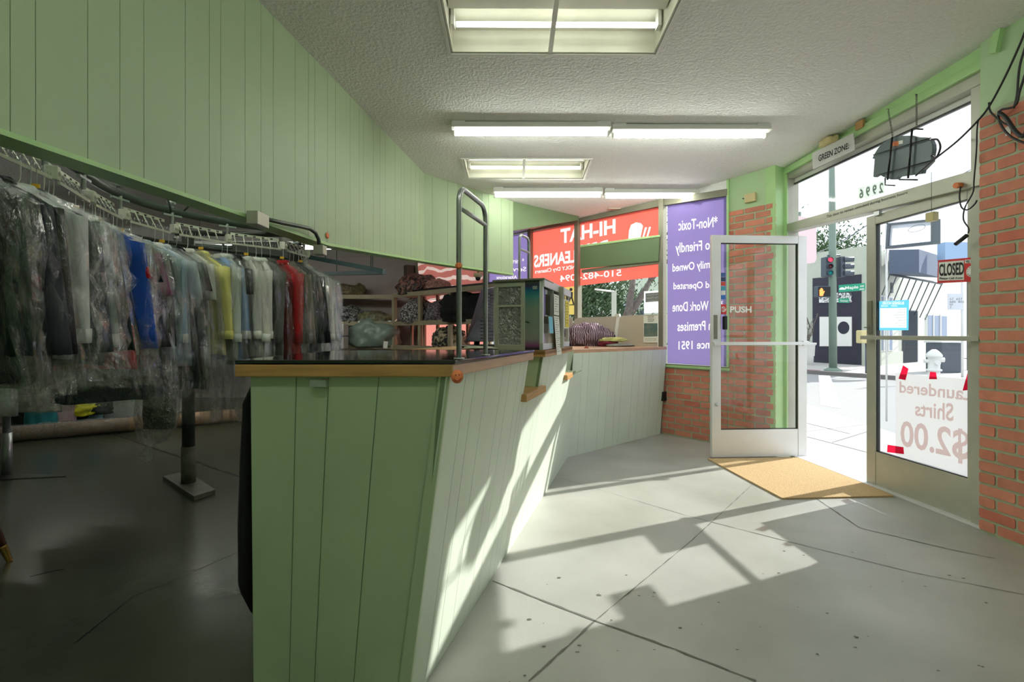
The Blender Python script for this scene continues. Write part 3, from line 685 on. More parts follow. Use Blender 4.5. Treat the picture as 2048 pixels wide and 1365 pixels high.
# oak edge + glass top on section 1
c1 = v3(-.835, 1.475, 0); c2 = cpnt(uF, ZC, .012); c2 = v3(c2.x + .0, 1.475, 0); c3 = cpnt(uS1 + .02, ZC, .012)
def band(mb, a, b, z0, z1, th=.02, nrm=None):
    d = (Vector((b.x, b.y, 0)) - Vector((a.x, a.y, 0))); n = Vector((d.y, -d.x, 0)).normalized() if nrm is None else nrm
    mb.hexa([v3(a.x, a.y, z0), v3(b.x, b.y, z0), v3(b.x, b.y, z0) - n * th, v3(a.x, a.y, z0) - n * th, v3(a.x, a.y, z1), v3(b.x, b.y, z1), v3(b.x, b.y, z1) - n * th, v3(a.x, a.y, z1) - n * th])
MB.band = lambda s, *a, **k: (band(s, *a, **k), s)[1]
MB().band(c1, c2, ZC - .045, ZC - .008).build('oak_edge', M['wood'], ct, bevel=.003)
MB().band(c2, c3, ZC - .045, ZC - .008).build('oak_edge', M['wood_r'], ct, bevel=.003)
tp = MB().prism([v3(c1.x, c1.y, ZC - .008), v3(c2.x + .006, c2.y, ZC - .008), v3(c3.x + .006, c3.y, ZC - .008), v3(-.50, 2.42, ZC - .008), v3(-.835, 2.32, ZC - .008)], (0, 0, .014))
tp.build('glass_top', M['glass_top'], ct, bevel=.005)
# section 2 top & ledges
p0, p1 = cpnt(uS2 - .04, ZC, .012), cpnt(uS3 + .03, ZC, .012)
MB().band(p0, p1, ZC - .045, ZC - .008).build('oak_edge', M['wood'], ct, bevel=.003)
MB().band(p0 - CB.n * .5, p0, ZC - .045, ZC - .008).build('oak_edge', M['wood'], ct, bevel=.003)
MB().prism([v3(p.x, p.y, ZC - .03) for p in (p0, p1, p1 - CB.n * .85, p0 - CB.n * .85)], (0, 0, .022)).build('counter_board', M['wood'], ct)
for ua_, ub_ in ((uS1 - .03, uS2 + .09), (uS3 - .03, uS3 + .22)):
    a, b = cpnt(ua_, zl_, .03), cpnt(ub_, zl_, .03)
    MB().prism([v3(p.x, p.y, zl_ + .003) for p in (a, b, b - CB.n * .3, a - CB.n * .3)], (0, 0, .038)).build('bag_ledge', M['wood'], ct, bevel=.004)
for ua_, ub_, zz in ((uS1 - .05, uS2 + .05, ZC - .04), (uS3 - .05, uK - .02, ZR_ - .005)):
    nn2 = -.28 if zz > ZR_ else -.14; a, b, c, d = cpnt(ua_, zl_ - .03, nn2), cpnt(ub_, zl_ - .03, nn2), cpnt(ub_, zz, nn2), cpnt(ua_, zz, nn2)
    panelled(MB(), a, b, d, c, CB.n).build('recess_back', [M['green_side'], M['green_groove']], ct)
# bracket under the front edge and round stickers
MB().box((-.585, 1.49, ZC - .065), (.05, .03, .02)).build('catch', M['steel'], ct)
def sticker(p, n, r, label):
    t = thing('round_sticker', label, 'sticker', p); n = Vector(n).normalized()
    MB().lathe(p, [(0, 0), (r, 0), (r, .0015), (0, .0015)], 20, axis=n).build('disc', M['sticker'], t)
    q = n.to_track_quat('Z', 'Y'); k = MB()
    k.tube([p + n * .002 + q @ Vector((r * .62 * math.cos(a), r * .62 * math.sin(a), 0)) for a in [math.pi * (1.15 + .7 * i / 8) for i in range(9)]], r * .07, 5)
    for sx in (-.3, .3): k.lathe(p + n * .0015 + q @ Vector((sx * r, .25 * r, 0)), [(0, 0), (r * .11, 0), (r * .11, .001), (0, .001)], 8, axis=n)
    k.build('face_marks', M['sticker_d'], t)
sticker(v3(c2.x + .012, c2.y + .012, ZC - .045) , (.6, -.8, 0), .021, 'orange smiling sticker on the oak corner of the counter')
sticker(SW.p(uj, 1.86, .009) + SW.d * -.01, SW.n, .02, 'orange smiling sticker on the green soffit above the conveyor')

# rear counter under the windows
k0 = kk; k1 = fl(1320, 868); RC = Fr(k0, k1 - k0); Lr_ = (k1 - k0).length
ZR = 1.045
pt0, pt1 = RC.px(1146, 697, .10), RC.px(1333, 692, .10)
top0 = v3(pt0.x, pt0.y, ZR); top1 = v3(pt1.x, pt1.y, ZR)
rc = thing('window_counter', 'pale green boarded counter with oak ledge under the red window sign', 'counter', ((k0.x + k1.x) / 2, (k0.y + k1.y) / 2, 0))
panelled(MB(), k0, k1, top0, top1, RC.n)
fcr = MB(); panelled(fcr, v3(k0.x, k0.y, 0), v3(k1.x, k1.y, 0), top0 + v3(0, 0, -.03), top1 + v3(0, 0, -.03), RC.n, pat=(.14, .1, .2, .13)); fcr.build('front_boards', [M['green_mint'], M['green_groove']], rc)
MB().band(top0, top1 + RC.d * .01, ZR - .033, ZR + .002).build('oak_edge', M['wood_r'], rc, bevel=.003)
w0 = v3(top0.x, top0.y, ZR - .03) - RC.n * .02; w1 = v3(top1.x, top1.y, ZR - .03) - RC.n * .02
MB().prism([w0, w1 - RC.d * .01, v3(*LW.p(.16, ZR - .03, .02)), v3(*LW.p(2.0, ZR - .03, .02)), w0 - RC.n * .3 - RC.d * .3], (0, 0, .03)).build('counter_board', M['wood_r'], rc)
# small orange triangle mark
MB().fp(RC, [RC.uz(1168, 697, .105), RC.uz(1178, 697, .105), RC.uz(1173, 692, .105)], .1, .106).build('triangle_mark', M['sticker_d'], rc)

# hanging rails on the counter (bent steel tube)
def rail(label, A, B, zt_, za, zb, r, drop=.115):
    t = thing('garment_rail', label, 'rail', (A.x, A.y, za)); P = [v3(A.x, A.y, za)]; R = .05
    d = (B - A); d.z = 0; ln = d.length; d.normalize()
    for i in range(7):
        a = math.pi * i / 12; P.append(v3(A.x, A.y, zt_ - R) + d * (R - R * math.cos(a)) + v3(0, 0, R * math.sin(a)))
    for i in range(7):
        a = math.pi / 2 - math.pi * i / 12; P.append(v3(B.x, B.y, zt_ - R) - d * (R - R * math.cos(a)) + v3(0, 0, R * math.sin(a)))
    P.append(v3(B.x, B.y, zb))
    MB().tube(P, r, 14).build('bent_tube', M['steel'], t)
    MB().tube([v3(A.x, A.y, zt_ - drop), v3(B.x, B.y, zt_ - drop)], r * .9, 12).build('cross_bar', M['steel'], t)
    b = MB()
    for q, zz in ((A, za), (B, zb)): b.lathe(v3(q.x, q.y, zz), [(0, 0), (r * 2, 0), (r * 2, .004), (0, .004)], 16)
    b.build('flange', M['steel'], t); return t
A1 = v3(at(918, 700, 1.53).x, 1.53, 0); B1 = v3(at(971, 700, 1.79).x, 1.79, 0)
rail('steel tube garment rail rising from the near counter corner', A1, B1, CH + .462, ZC + .006, ZC + .006, .0085, .065)
A2 = cpnt(uY(3.30), 0, -.02); B2 = cpnt(uY(3.58), 0, -.02); A2 = v3(at(1039, 0, 3.66).x, 3.66, 0); B2 = v3(at(1058, 0, 3.84).x, 3.84, 0)
rail('smaller steel tube garment rail behind the glass cabinet', A2, B2, CH + .745, ZC - .008, ZC - .008, .0095, .11)
sticker(v3(A1.x, A1.y - .0085, at(918, 532, 1.52).z), (0, -1, 0), .011, 'orange sticker on the near post of the steel rail')

# glass display cabinet
def Y3(px, Yv): return v3((px - 1024) / F * Yv, Yv, 0)
zb_, ztb = ZC - .008 + .002, 1.50
cA = Y3(988, 2.86); cB = v3(p0.x, p0.y, 0) - CB.n * .02 + CB.d * .03; 
cC = cpnt(uS3 - .02, 0, 0); cC = v3(p1.x, p1.y, 0) - CB.n * .02 - CB.d * .03
CF = Fr(cB, cA - cB, (0, -1)); wf = (cA - cB).length
CS = Fr(cB, cC - cB, (1, -.3)); ws = (cC - cB).length
cab = thing('glass_cabinet', 'metal framed display cabinet with rippled glass and iridescent panel', 'cabinet', (cB.x - .15, cB.y + .4, zb_))
up_ = wf * .36
fm = MB()
for u in (up_, wf - .026): fm.fb(CF, u, u + .026, zb_, ztb, -.02, 0)
for z in (zb_, zb_ + .245, ztb - .03): fm.fb(CF, up_, wf, z, z + (.028 if z != zb_ + .245 else .012), -.02, .001)
fm.build('front_frame', M['alum_shaded'], cab, bevel=.002)
mrip, N_, L_ = nt('rippled_glass'); b_ = N_['Principled BSDF']; b_.inputs['Base Color'].default_value = (.55, .57, .56, 1); b_.inputs['Roughness'].default_value = .08; b_.inputs['Metallic'].default_value = .65
n_ = N_.new('ShaderNodeTexNoise'); n_.inputs['Scale'].default_value = 17; n_.inputs['Distortion'].default_value = 3.5; n_.inputs['Detail'].default_value = 1
tc_ = N_.new('ShaderNodeTexCoord'); L_.new(tc_.outputs['Object'], n_.inputs[0]); bp_ = N_.new('ShaderNodeBump'); bp_.inputs['Strength'].default_value = 1; bp_.inputs['Distance'].default_value = .06; L_.new(n_.outputs[0], bp_.inputs['Height']); L_.new(bp_.outputs[0], b_.inputs['Normal'])
MB().fb(CF, up_ + .026, wf - .026, zb_ + .027, ztb - .03, -.014, -.01).build('rippled_pane', mrip, cab)
miri, N_, L_ = nt('iridescent_steel'); b_ = N_['Principled BSDF']; b_.inputs['Metallic'].default_value = .7; b_.inputs['Roughness'].default_value = .3
tc_ = N_.new('ShaderNodeTexCoord'); sx_ = N_.new('ShaderNodeSeparateXYZ'); L_.new(tc_.outputs['Object'], sx_.inputs[0]); mr_ = N_.new('ShaderNodeMapRange'); mr_.inputs['From Min'].default_value = 0; mr_.inputs['From Max'].default_value = .39; L_.new(sx_.outputs[2], mr_.inputs[0])
rp = N_.new('ShaderNodeValToRGB'); L_.new(mr_.outputs[0], rp.inputs[0]); e = rp.color_ramp.elements; e[0].position = .02; e[0].color = (*s2l((60, 60, 64)), 1); e[1].position = .06; e[1].color = (*s2l((168, 90, 150)), 1)
for p_, c_ in ((.17, (176, 172, 176)), (.6, (158, 172, 164)), (.78, (90, 160, 170)), (.87, (50, 120, 170)), (.93, (80, 70, 110)), (1, (90, 92, 84))):
    x = e.new(p_); x.color = (*s2l(c_), 1)
L_.new(rp.outputs[0], b_.inputs['Base Color'])
MB().fb(CF, 0.004, up_, zb_, ztb, -.02, -.004).build('iridescent_panel', miri, cab)
MB().fb(CF, up_ * .3, up_ * .55, ztb - .05, ztb - .03, -.004, .006).build('clip', M['steel'], cab)
MB().tube([CF.p(up_ - .005, 1.27, .004), CF.p(up_ - .03, 1.262, .012)], .003, 8).build('latch', M['black'], cab)
sd = MB(); 
for u in (0, ws * .33, ws * .66, ws - .022): sd.fb(CS, u, u + (.02 if u in (0, ws - .022) else .012), zb_, ztb, -.02, 0)
sd.fb(CS, 0, ws, zb_, zb_ + .035, -.02, .001)
sd.build('side_frame', M['alum'], cab)
pane(CS, rect(.02, ws - .02, zb_ + .035, ztb - .02), -.01, 'side_glass', M['glass'], cab)
cap = MB().prism([v3(q.x, q.y, ztb) for q in (cA - v3(.01, .02, 0), cB + v3(.008, -.02, 0), cC + v3(.012, .01, 0), cC + v3(-.2, .03, 0), cA + v3(.02, .42, 0))], (0, 0, .012)); 
cap.build('top_cap', M['alum_dark'], cab, bevel=.003)
MB().fb(CS, -.01, ws + .01, ztb - .035, ztb + .012, 0, .012).build('side_header', M['alum'], cab, bevel=.002)
bkp = MB().fb(CF, 0, wf, zb_, ztb, -.42, -.40); bkp.build('back_panel', M['alum_shaded'], cab)
MB().fb(CF, .03, wf - .02, zb_ + .01, zb_ + .15, -.38, -.06).build('items_inside', M['board'], cab)
def note(name, label, u0_, u1_, z0_, z1_, m, slant=0, n=.016, lines=0, ink='greyink'):
    n_ = MB(); n_.fp(CS, [(u0_ + slant, z0_), (u1_ + slant, z0_), (u1_, z1_), (u0_, z1_)], n, n + .0012)
    o = tag(n_.build(name, m), label, 'paper')
    if lines:
        k = MB()
        for i in range(lines):
            z = z1_ - (z1_ - z0_) * (i + 1) / (lines + 1.5); s_ = slant * (z1_ - z) / (z1_ - z0_)
            k.fb(CS, u0_ + s_ + (u1_ - u0_) * .15, u0_ + s_ + (u1_ - u0_) * (.85 - .2 * (i % 3)), z, z + .003, n + .0012, n + .0016)
        k.build('printed_lines', M[ink], o)
    return o
def csz(x, y): return CS.uz(x, y, .017)
def notepx(name, label, x0, x1, y0, y1, m, **k):
    ua_, zt1 = csz(x0, y0); ub_, _ = csz(x1, y0); _, z0_ = csz(x0, y1); return note(name, label, ua_, ub_, z0_, zt1, m, **k)
notepx('taped_notice', 'white notice taped high on the side of the glass cabinet', 1108, 1118, 588, 630, M['paper'], lines=7)
notepx('taped_notice', 'yellow and white notice at the far end of the cabinet side', 1127, 1137, 598, 657, M['paper'], lines=3)
notepx('taped_notice', 'bright yellow printed sheet over the white notice on the cabinet', 1130, 1137, 601, 655, M['paper_y'], n=.019, lines=8, ink='ink')
notepx('taped_notice', 'small blue slip hanging low on the cabinet side', 1097, 1105, 633, 667, M['paper_b'], slant=.03)
notepx('taped_notice', 'long white receipt strip hanging below the cabinet notices', 1106, 1116, 632, 712, M['paper'], slant=.09, n=.022, lines=16)
notepx('taped_notice', 'narrow white card between the two notices on the cabinet', 1120, 1125, 590, 622, M['paper'], lines=4, ink='red')

# ------------------------------------------------------------------ ceiling lights
def strip_light(label, x0, x1, y, drop=0.0, group=None, zc=None, tilt=True):
    """surface fixture with one tube; x0..x1 along X, at depth y"""
    z = (cz((x0 + x1) / 2, y) if zc is None else zc) - drop
    t = thing('strip_light', label, 'ceiling light', ((x0 + x1) / 2, y, z), group)
    MB().prism([(x0, y - .055, z - .001), (x0, y + .055, z - .001), (x0, y + .075, z - .05), (x0, y + .03, z - .058), (x0, y - .03, z - .058), (x0, y - .075, z - .05)], (x1 - x0, 0, 0)).build('housing', M['fixture_w'], t)
    k = []
    for x in (x0 + .012, x1 - .012): MB().box((x, y, z - .07), (.02, .034, .05)).build('socket', M['fixture_w'], t, bevel=.003)
    MB().tube([(x0 + .02, y, z - .078), (x1 - .02, y, z - .078)], .0145, 12).build('tube', M['tube'], t)
    MB().box((x0 + .06, y - .058, z - .01), (.10, .01, .03)).build('bracket', M['alum'], t); MB().box((x1 - .06, y - .058, z - .01), (.10, .01, .03)).build('bracket', M['alum'], t)
    return t
strip_light('white strip light with bare tube, left half of the nearer long pair', -.49, .80, 4.02)
strip_light('white strip light with bare tube, right half of the nearer long pair', .82, 2.11, 4.05)
strip_light('bare tube strip light, left half of the farther long pair by the windows', -.21, 1.02, 5.54)
strip_light('bare tube strip light, right half of the farther long pair near the purple sign', 1.04, 2.26, 5.56)
def troffer(label, T):
    x0, x1, y0, y1 = T; t = thing('recessed_light', label, 'ceiling light', ((x0 + x1) / 2, (y0 + y1) / 2, cz((x0 + x1) / 2, y0)))
    zf = lambda x, y, h: cz(x, y) + h; g = .004; h = .135
    p = MB()
    def q(x, y, hh): return (x, y, zf(x, y, hh))
    a, b, c, d = x0 + g, x1 - g, y0 + g, y1 - g
    p.hexa([q(a, c, h), q(b, c, h), q(b, d, h), q(a, d, h), q(a, c, h + .01), q(b, c, h + .01), q(b, d, h + .01), q(a, d, h + .01)])
    for (xa, ya, xb, yb) in ((a, c, a + .01, d), (b - .01, c, b, d), (a, c, b, c + .01), (a, d - .01, b, d)):
        p.hexa([q(xa, ya, .0), q(xb, ya, .0), q(xb, yb, .0), q(xa, yb, .0), q(xa, ya, h), q(xb, ya, h), q(xb, yb, h), q(xa, yb, h)])
    p.build('pan', M['fixture'], t)
    w_ = (y1 - y0)
    r = MB(); ym = (y0 + y1) / 2
    r.hexa([q(a + .02, ym - .05, h - .05), q(b - .02, ym - .05, h - .05), q(b - .02, ym + .05, h - .05), q(a + .02, ym + .05, h - .05), q(a + .02, ym - .1, h), q(b - .02, ym - .1, h), q(b - .02, ym + .1, h), q(a + .02, ym + .1, h)])
    r.build('ballast_cover', M['fixture'], t)
    for yy in (y0 + w_ * .27, y0 + w_ * .73):
        MB().tube([q(a + .05, yy, .062), q(b - .05, yy, .062)], .015, 12).build('tube', M['tube2'], t)
        for xx in (a + .03, b - .03): MB().box(q(xx, yy, .09), (.02, .06, .09)).build('socket', M['fixture_w'], t)
    xm = (x0 + x1) / 2 - .02
    MB().hexa([q(xm - .014, c, -.004), q(xm + .014, c, -.004), q(xm + .014, d, -.004), q(xm - .014, d, -.004), q(xm - .014, c, .006), q(xm + .014, c, .006), q(xm + .014, d, .006), q(xm - .014, d, .006)]).build('cross_bar', M['fixture_w'], t)
    tr_ = MB()
    for (xa, ya, xb, yb) in ((x0 - .02, y0 - .02, x0, y1 + .02), (x1, y0 - .02, x1 + .02, y1 + .02), (x0, y0 - .02, x1, y0), (x0, y1, x1, y1 + .02)):
        tr_.hexa([q(xa, ya, -.006), q(xb, ya, -.006), q(xb, yb, -.006), q(xa, yb, -.006), q(xa, ya, -.0005), q(xb, ya, -.0005), q(xb, yb, -.0005), q(xa, yb, -.0005)])
    tr_.build('rim', M['fixture_w'], t)
troffer('large recessed light with bare tubes in the ceiling nearest the camera', T1)
troffer('smaller looking recessed light between the two long tube pairs', T2)
# storeroom tubes hanging low at the back
for lab, x0, x1, y in (('hanging tube light behind the conveyor, nearest the post', -4.35, -3.15, 6.6), ('hanging tube light behind the conveyor, toward the shelves', -3.05, -1.9, 6.65), ('hanging tube light far left behind the garments', -6.3, -5.1, 6.4)):
    t = strip_light(lab, x0, x1, y, zc=2.44)
    for xx in (x0 + .15, x1 - .15): MB().tube([(xx, y, 2.43), (xx, y, cz(xx, y))], .004, 6).build('suspension_rod', M['chain'], t)
strip_light('added unseen strip light over the storeroom floor, nearest the camera', -4.6, -3.4, 1.6)  # from here to the soffit: lamps added out of view to brighten the storeroom
strip_light('added unseen strip light over the storeroom floor, above the conveyor', -3.0, -1.8, 2.3)
strip_light('added unseen strip light over the storeroom floor, toward the shelving', -3.6, -2.4, 5.4)
strip_light('added unseen strip light just behind the soffit above the garments', -2.2, -1.5, 3.2)
strip_light('added unseen strip light over the conveyor beginning behind the soffit', -2.9, -1.8, 1.5)
strip_light('added unseen strip light on the ceiling behind the camera, left', -1.2, 0, .2)  # these last three are added out of frame to light the counter front
strip_light('added unseen strip light on the ceiling behind the camera, right', .1, 1.3, .2)
strip_light('added unseen strip light on the ceiling above the camera', 1.0, 2.2, 1.3)
# small patch on the ceiling by the windows
pp = ce(1228, 418); tag(MB().box((pp.x, pp.y, pp.z - .006), (.16, .10, .012)).build('ceiling_patch', M['board']), 'small beige plate on the ceiling near the red sign', 'plate')

# ------------------------------------------------------------------ garment conveyor
TZ = CH + .70
tp_ = [v3(-1.99, .55, 0), v3(-1.96, 1.1, 0)] + [v3(*(fl(x, y, TZ).xy), 0) for x, y in [(0, 290), (62, 322), (120, 357), (182, 397), (237, 427), (292, 445), (345, 458), (400, 469), (455, 478), (540, 488), (598, 497)]] + \
      [v3(-1.85, 4.42, 0), v3(-2.25, 4.72, 0), v3(-2.8, 4.72, 0), v3(-3.2, 4.4, 0), v3(-3.38, 3.8, 0), v3(-3.4, 3.0, 0), v3(-3.4, 2.0, 0), v3(-3.35, .9, 0)]
# smooth + resample
def resample(P, step):
    Q = []
    for i in range(len(P) - 1):
        a, b, c, d = P[max(i - 1, 0)], P[i], P[i + 1], P[min(i + 2, len(P) - 1)]
        for k in range(12):
            t = k / 12; Q.append(.5 * ((2 * b) + (c - a) * t + (2 * a - 5 * b + 4 * c - d) * t * t + (3 * b - a - 3 * c + d) * t ** 3))
    Q.append(P[-1]); out = [Q[0]]; acc = 0
    for a, b in zip(Q, Q[1:]):
        l = (b - a).length
        while acc + l >= step:
            r = (step - acc) / l; a = a.lerp(b, r); out.append(a.copy()); l = (b - a).length; acc = 0
        acc += l
    return out
path = resample(tp_, .02)
for i in range(60):
    path = [path[0]] + [(path[k - 1] + path[k] * 2 + path[k + 1]) / 4 for k in range(1, len(path) - 1)] + [path[-1]]
def P_(s): i = max(0, min(len(path) - 2, int(s / .02))); return path[i]
def T_(s): i = max(1, min(len(path) - 2, int(s / .02))); return (path[i + 1] - path[i - 1]).normalized()
SL = (len(path) - 1) * .02
gc = thing('garment_conveyor', 'overhead garment conveyor with ladder shaped track and dark pipe', 'conveyor', (-2.4, 3.6, 0))
seg = .40; s_ = 0.0
while s_ < SL - .1:
    e_ = min(SL, s_ + seg - .03); a, b = P_(s_), P_(e_); d = (b - a); ln = d.length; d.normalize(); n = v3(d.y, -d.x, 0); fr = Fr(a, d, n); fr.n = n
    tk = MB(); 
    tk.fb(fr, .03, ln, TZ + .034, TZ + .052, -.026, -.018); tk.fb(fr, .03, ln, TZ - .042, TZ - .028, .015, .024)
    k = .05
    while k < ln - .01: tk.hexa([fr.p(k, TZ - .03, .015), fr.p(k + .007, TZ - .03, .015), fr.p(k + .007, TZ - .03, .019), fr.p(k, TZ - .03, .019), fr.p(k, TZ + .04, -.022), fr.p(k + .007, TZ + .04, -.022), fr.p(k + .007, TZ + .04, -.018), fr.p(k, TZ + .04, -.018)]); k += .062
    sec = tk.build('track_section', M['conv'], gc)
    if 1.2 < s_ < 4.4:
        nm = MB(); k = .05; i = int(s_ / .4) * 6 + 96
        while k < ln - .03: nm.fb(fr, k + .012, k + .030, TZ + .038, TZ + .047, -.018, -.017); k += .062
        nm.build('number_marks', M['ink'], sec)
        pn_ = MB(); k = .05
        while k < ln - .01: pn_.tube([fr.p(k, TZ - .028, .03), fr.p(k, TZ - .008, .034)], .0016, 5); k += .02
        pn_.build('hook_pins', M['steel'], sec)
    jb = MB().fb(fr, -.008, .026, TZ - .03, TZ + .03, -.02, .028); jb.lathe(fr.p(.008, TZ, .03), [(0, 0), (.012, 0), (.012, .008), (0, .008)], 10, axis=n); jb.build('joint_block', M['conv'], gc, bevel=.003)
    cp = MB().tube([fr.p(.008, TZ + .03, -.02), fr.p(.008, TZ + .10, -.02), fr.p(.008, TZ + .175, -.03)], .011, 10); cp.lathe(fr.p(.008, TZ + .165, -.03), [(0, 0), (.026, 0), (.026, .028), (0, .028)], 12); cp.fb(fr, -.05, .066, TZ + .085, TZ + .097, -.03, -.01)
    cp.build('clamp', M['steel'], gc)
    s_ += seg
i1 = int(4.75 / .02)
MB().tube([path[k] + v3(T_(k * .02).y, -T_(k * .02).x, 0) * -.03 + v3(0, 0, TZ + .125) for k in range(0, len(path), 5)], .025, 12).build('carrier_pipe', M['pipe'], gc)
dr = MB(); dr.tube([path[k] + v3(-T_(k * .02).y, T_(k * .02).x, 0) * .12 + v3(0, 0, TZ - .075) for k in range(20, len(path), 5)], .012, 8); dr.build('chain_guide', M['post'], gc)
pq = fl(377, 975); 
MB().tube([(pq.x, pq.y, .01), (pq.x, pq.y, TZ + .08)], .044, 18).build('post', M['post'], gc)
MB().tube([(pq.x, pq.y, .01), (pq.x, pq.y, .32)], .05, 18).build('post_sleeve', mat('worn_sleeve_paint', (84, 86, 70), .5, var=.4, vscale=20), gc)
b4 = [fl(325, 962), fl(388, 950), fl(431, 985), fl(388, 1004)]
MB().prism([v + v3(0, 0, .004) for v in [fl(325, 962), fl(375, 952), fl(431, 990), fl(388, 1004)]], (0, 0, .035)).build('base_plate', mat('base_plate_paint', (74, 76, 64), .5, var=.3), gc, bevel=.003)
MB().tube([(pq.x - .1, pq.y, TZ + .09), (-1.75, 3.9, TZ + .09)], .022, 10).build('cross_arm', M['post'], gc)
MB().box((pq.x + .35, pq.y + .55, TZ + .02), (.5, .28, .16)).build('drive_box', M['post'], gc, bevel=.01)
p5 = v3(-4.28, 4.15, 0)
MB().tube([(p5.x, p5.y, .01), (p5.x, p5.y, .36)], .036, 14).tube([(p5.x, p5.y, .36), (p5.x, p5.y, TZ)], .026, 14).build('post', M['steel'], gc)
MB().prism([(p5.x - .35, p5.y - .25, .004), (p5.x + .55, p5.y - .05, .004), (p5.x - .2, p5.y + .1, .004)], (0, 0, .006)).build('base_plate', M['post'], gc)
# conduit, boxes, beams
cdp = [SW.px(x, y, .05) for x, y in [(505, 432), (560, 445), (604, 454), (620, 458), (631, 466), (637, 478), (639, 494)]]
cdt = thing('conduit_pipe', 'grey conduit bending down from the soffit to a junction box', 'pipe', cdp[0])
MB().tube(cdp, .012, 12).build('bent_pipe', M['pipe'], cdt)
MB().box(SW.px(640, 501, .05), (.065, .065, .06)).build('junction_box', M['alum_shaded'], cdt, bevel=.003)
bx = SW.px(516, 440, .05); MB().box(bx, (.06, .12, .07)).build('grey_box', M['alum_shaded'], cdt, bevel=.004)
for lab, a, b in (('blue grey steel beam above the shelves, upper of the crossed pair', at(604, 512, 4.6), at(768, 543, 4.3)), ('blue grey steel beam above the shelves, lower of the crossed pair', at(640, 548, 5.4), at(768, 545, 4.45))):
    d = (b - a).normalized(); n = d.cross(v3(0, 0, 1)).normalized() * .02; k = MB()
    k.hexa([a - n - v3(0, 0, .02), b - n - v3(0, 0, .02), b + n - v3(0, 0, .02), a + n - v3(0, 0, .02), a - n + v3(0, 0, .02), b - n + v3(0, 0, .02), b + n + v3(0, 0, .02), a + n + v3(0, 0, .02)])
    k.tube([a.lerp(b, .3) + v3(0, 0, .02), v3(a.lerp(b, .3).x, a.lerp(b, .3).y, cz(a.x, a.y))], .004, 6); k.tube([a.lerp(b, .85) + v3(0, 0, .02), v3(a.lerp(b, .85).x, a.lerp(b, .85).y, cz(b.x, b.y))], .004, 6)
    tag(k.build('steel_beam', mat('blue_grey_steel', (72, 94, 98), .5, metal=.3, var=.2)), lab, 'beam')
def cable(label, pts, r, m='cable', name='cable', cat='cable'):
    P = resample([Vector(p) for p in pts], .02) if len(pts) > 2 else pts
    return tag(MB().tube(P, r, 8).build(name, M[m]), label, cat)
cable('thin black wires looping under the soffit above the conveyor', [SW.px(285, 371, -.25), SW.px(320, 388, -.3), SW.px(352, 392, -.3), SW.px(358, 384, -.2)], .005)
cable('black cable drooping above the conveyor pipe', [at(322, 385, 2.6), at(336, 400, 2.6), at(342, 424, 2.6)], .005)
cable('short black cable branching above the conveyor pipe', [at(395, 400, 2.8), at(380, 410, 2.8), at(366, 425, 2.8)], .005)

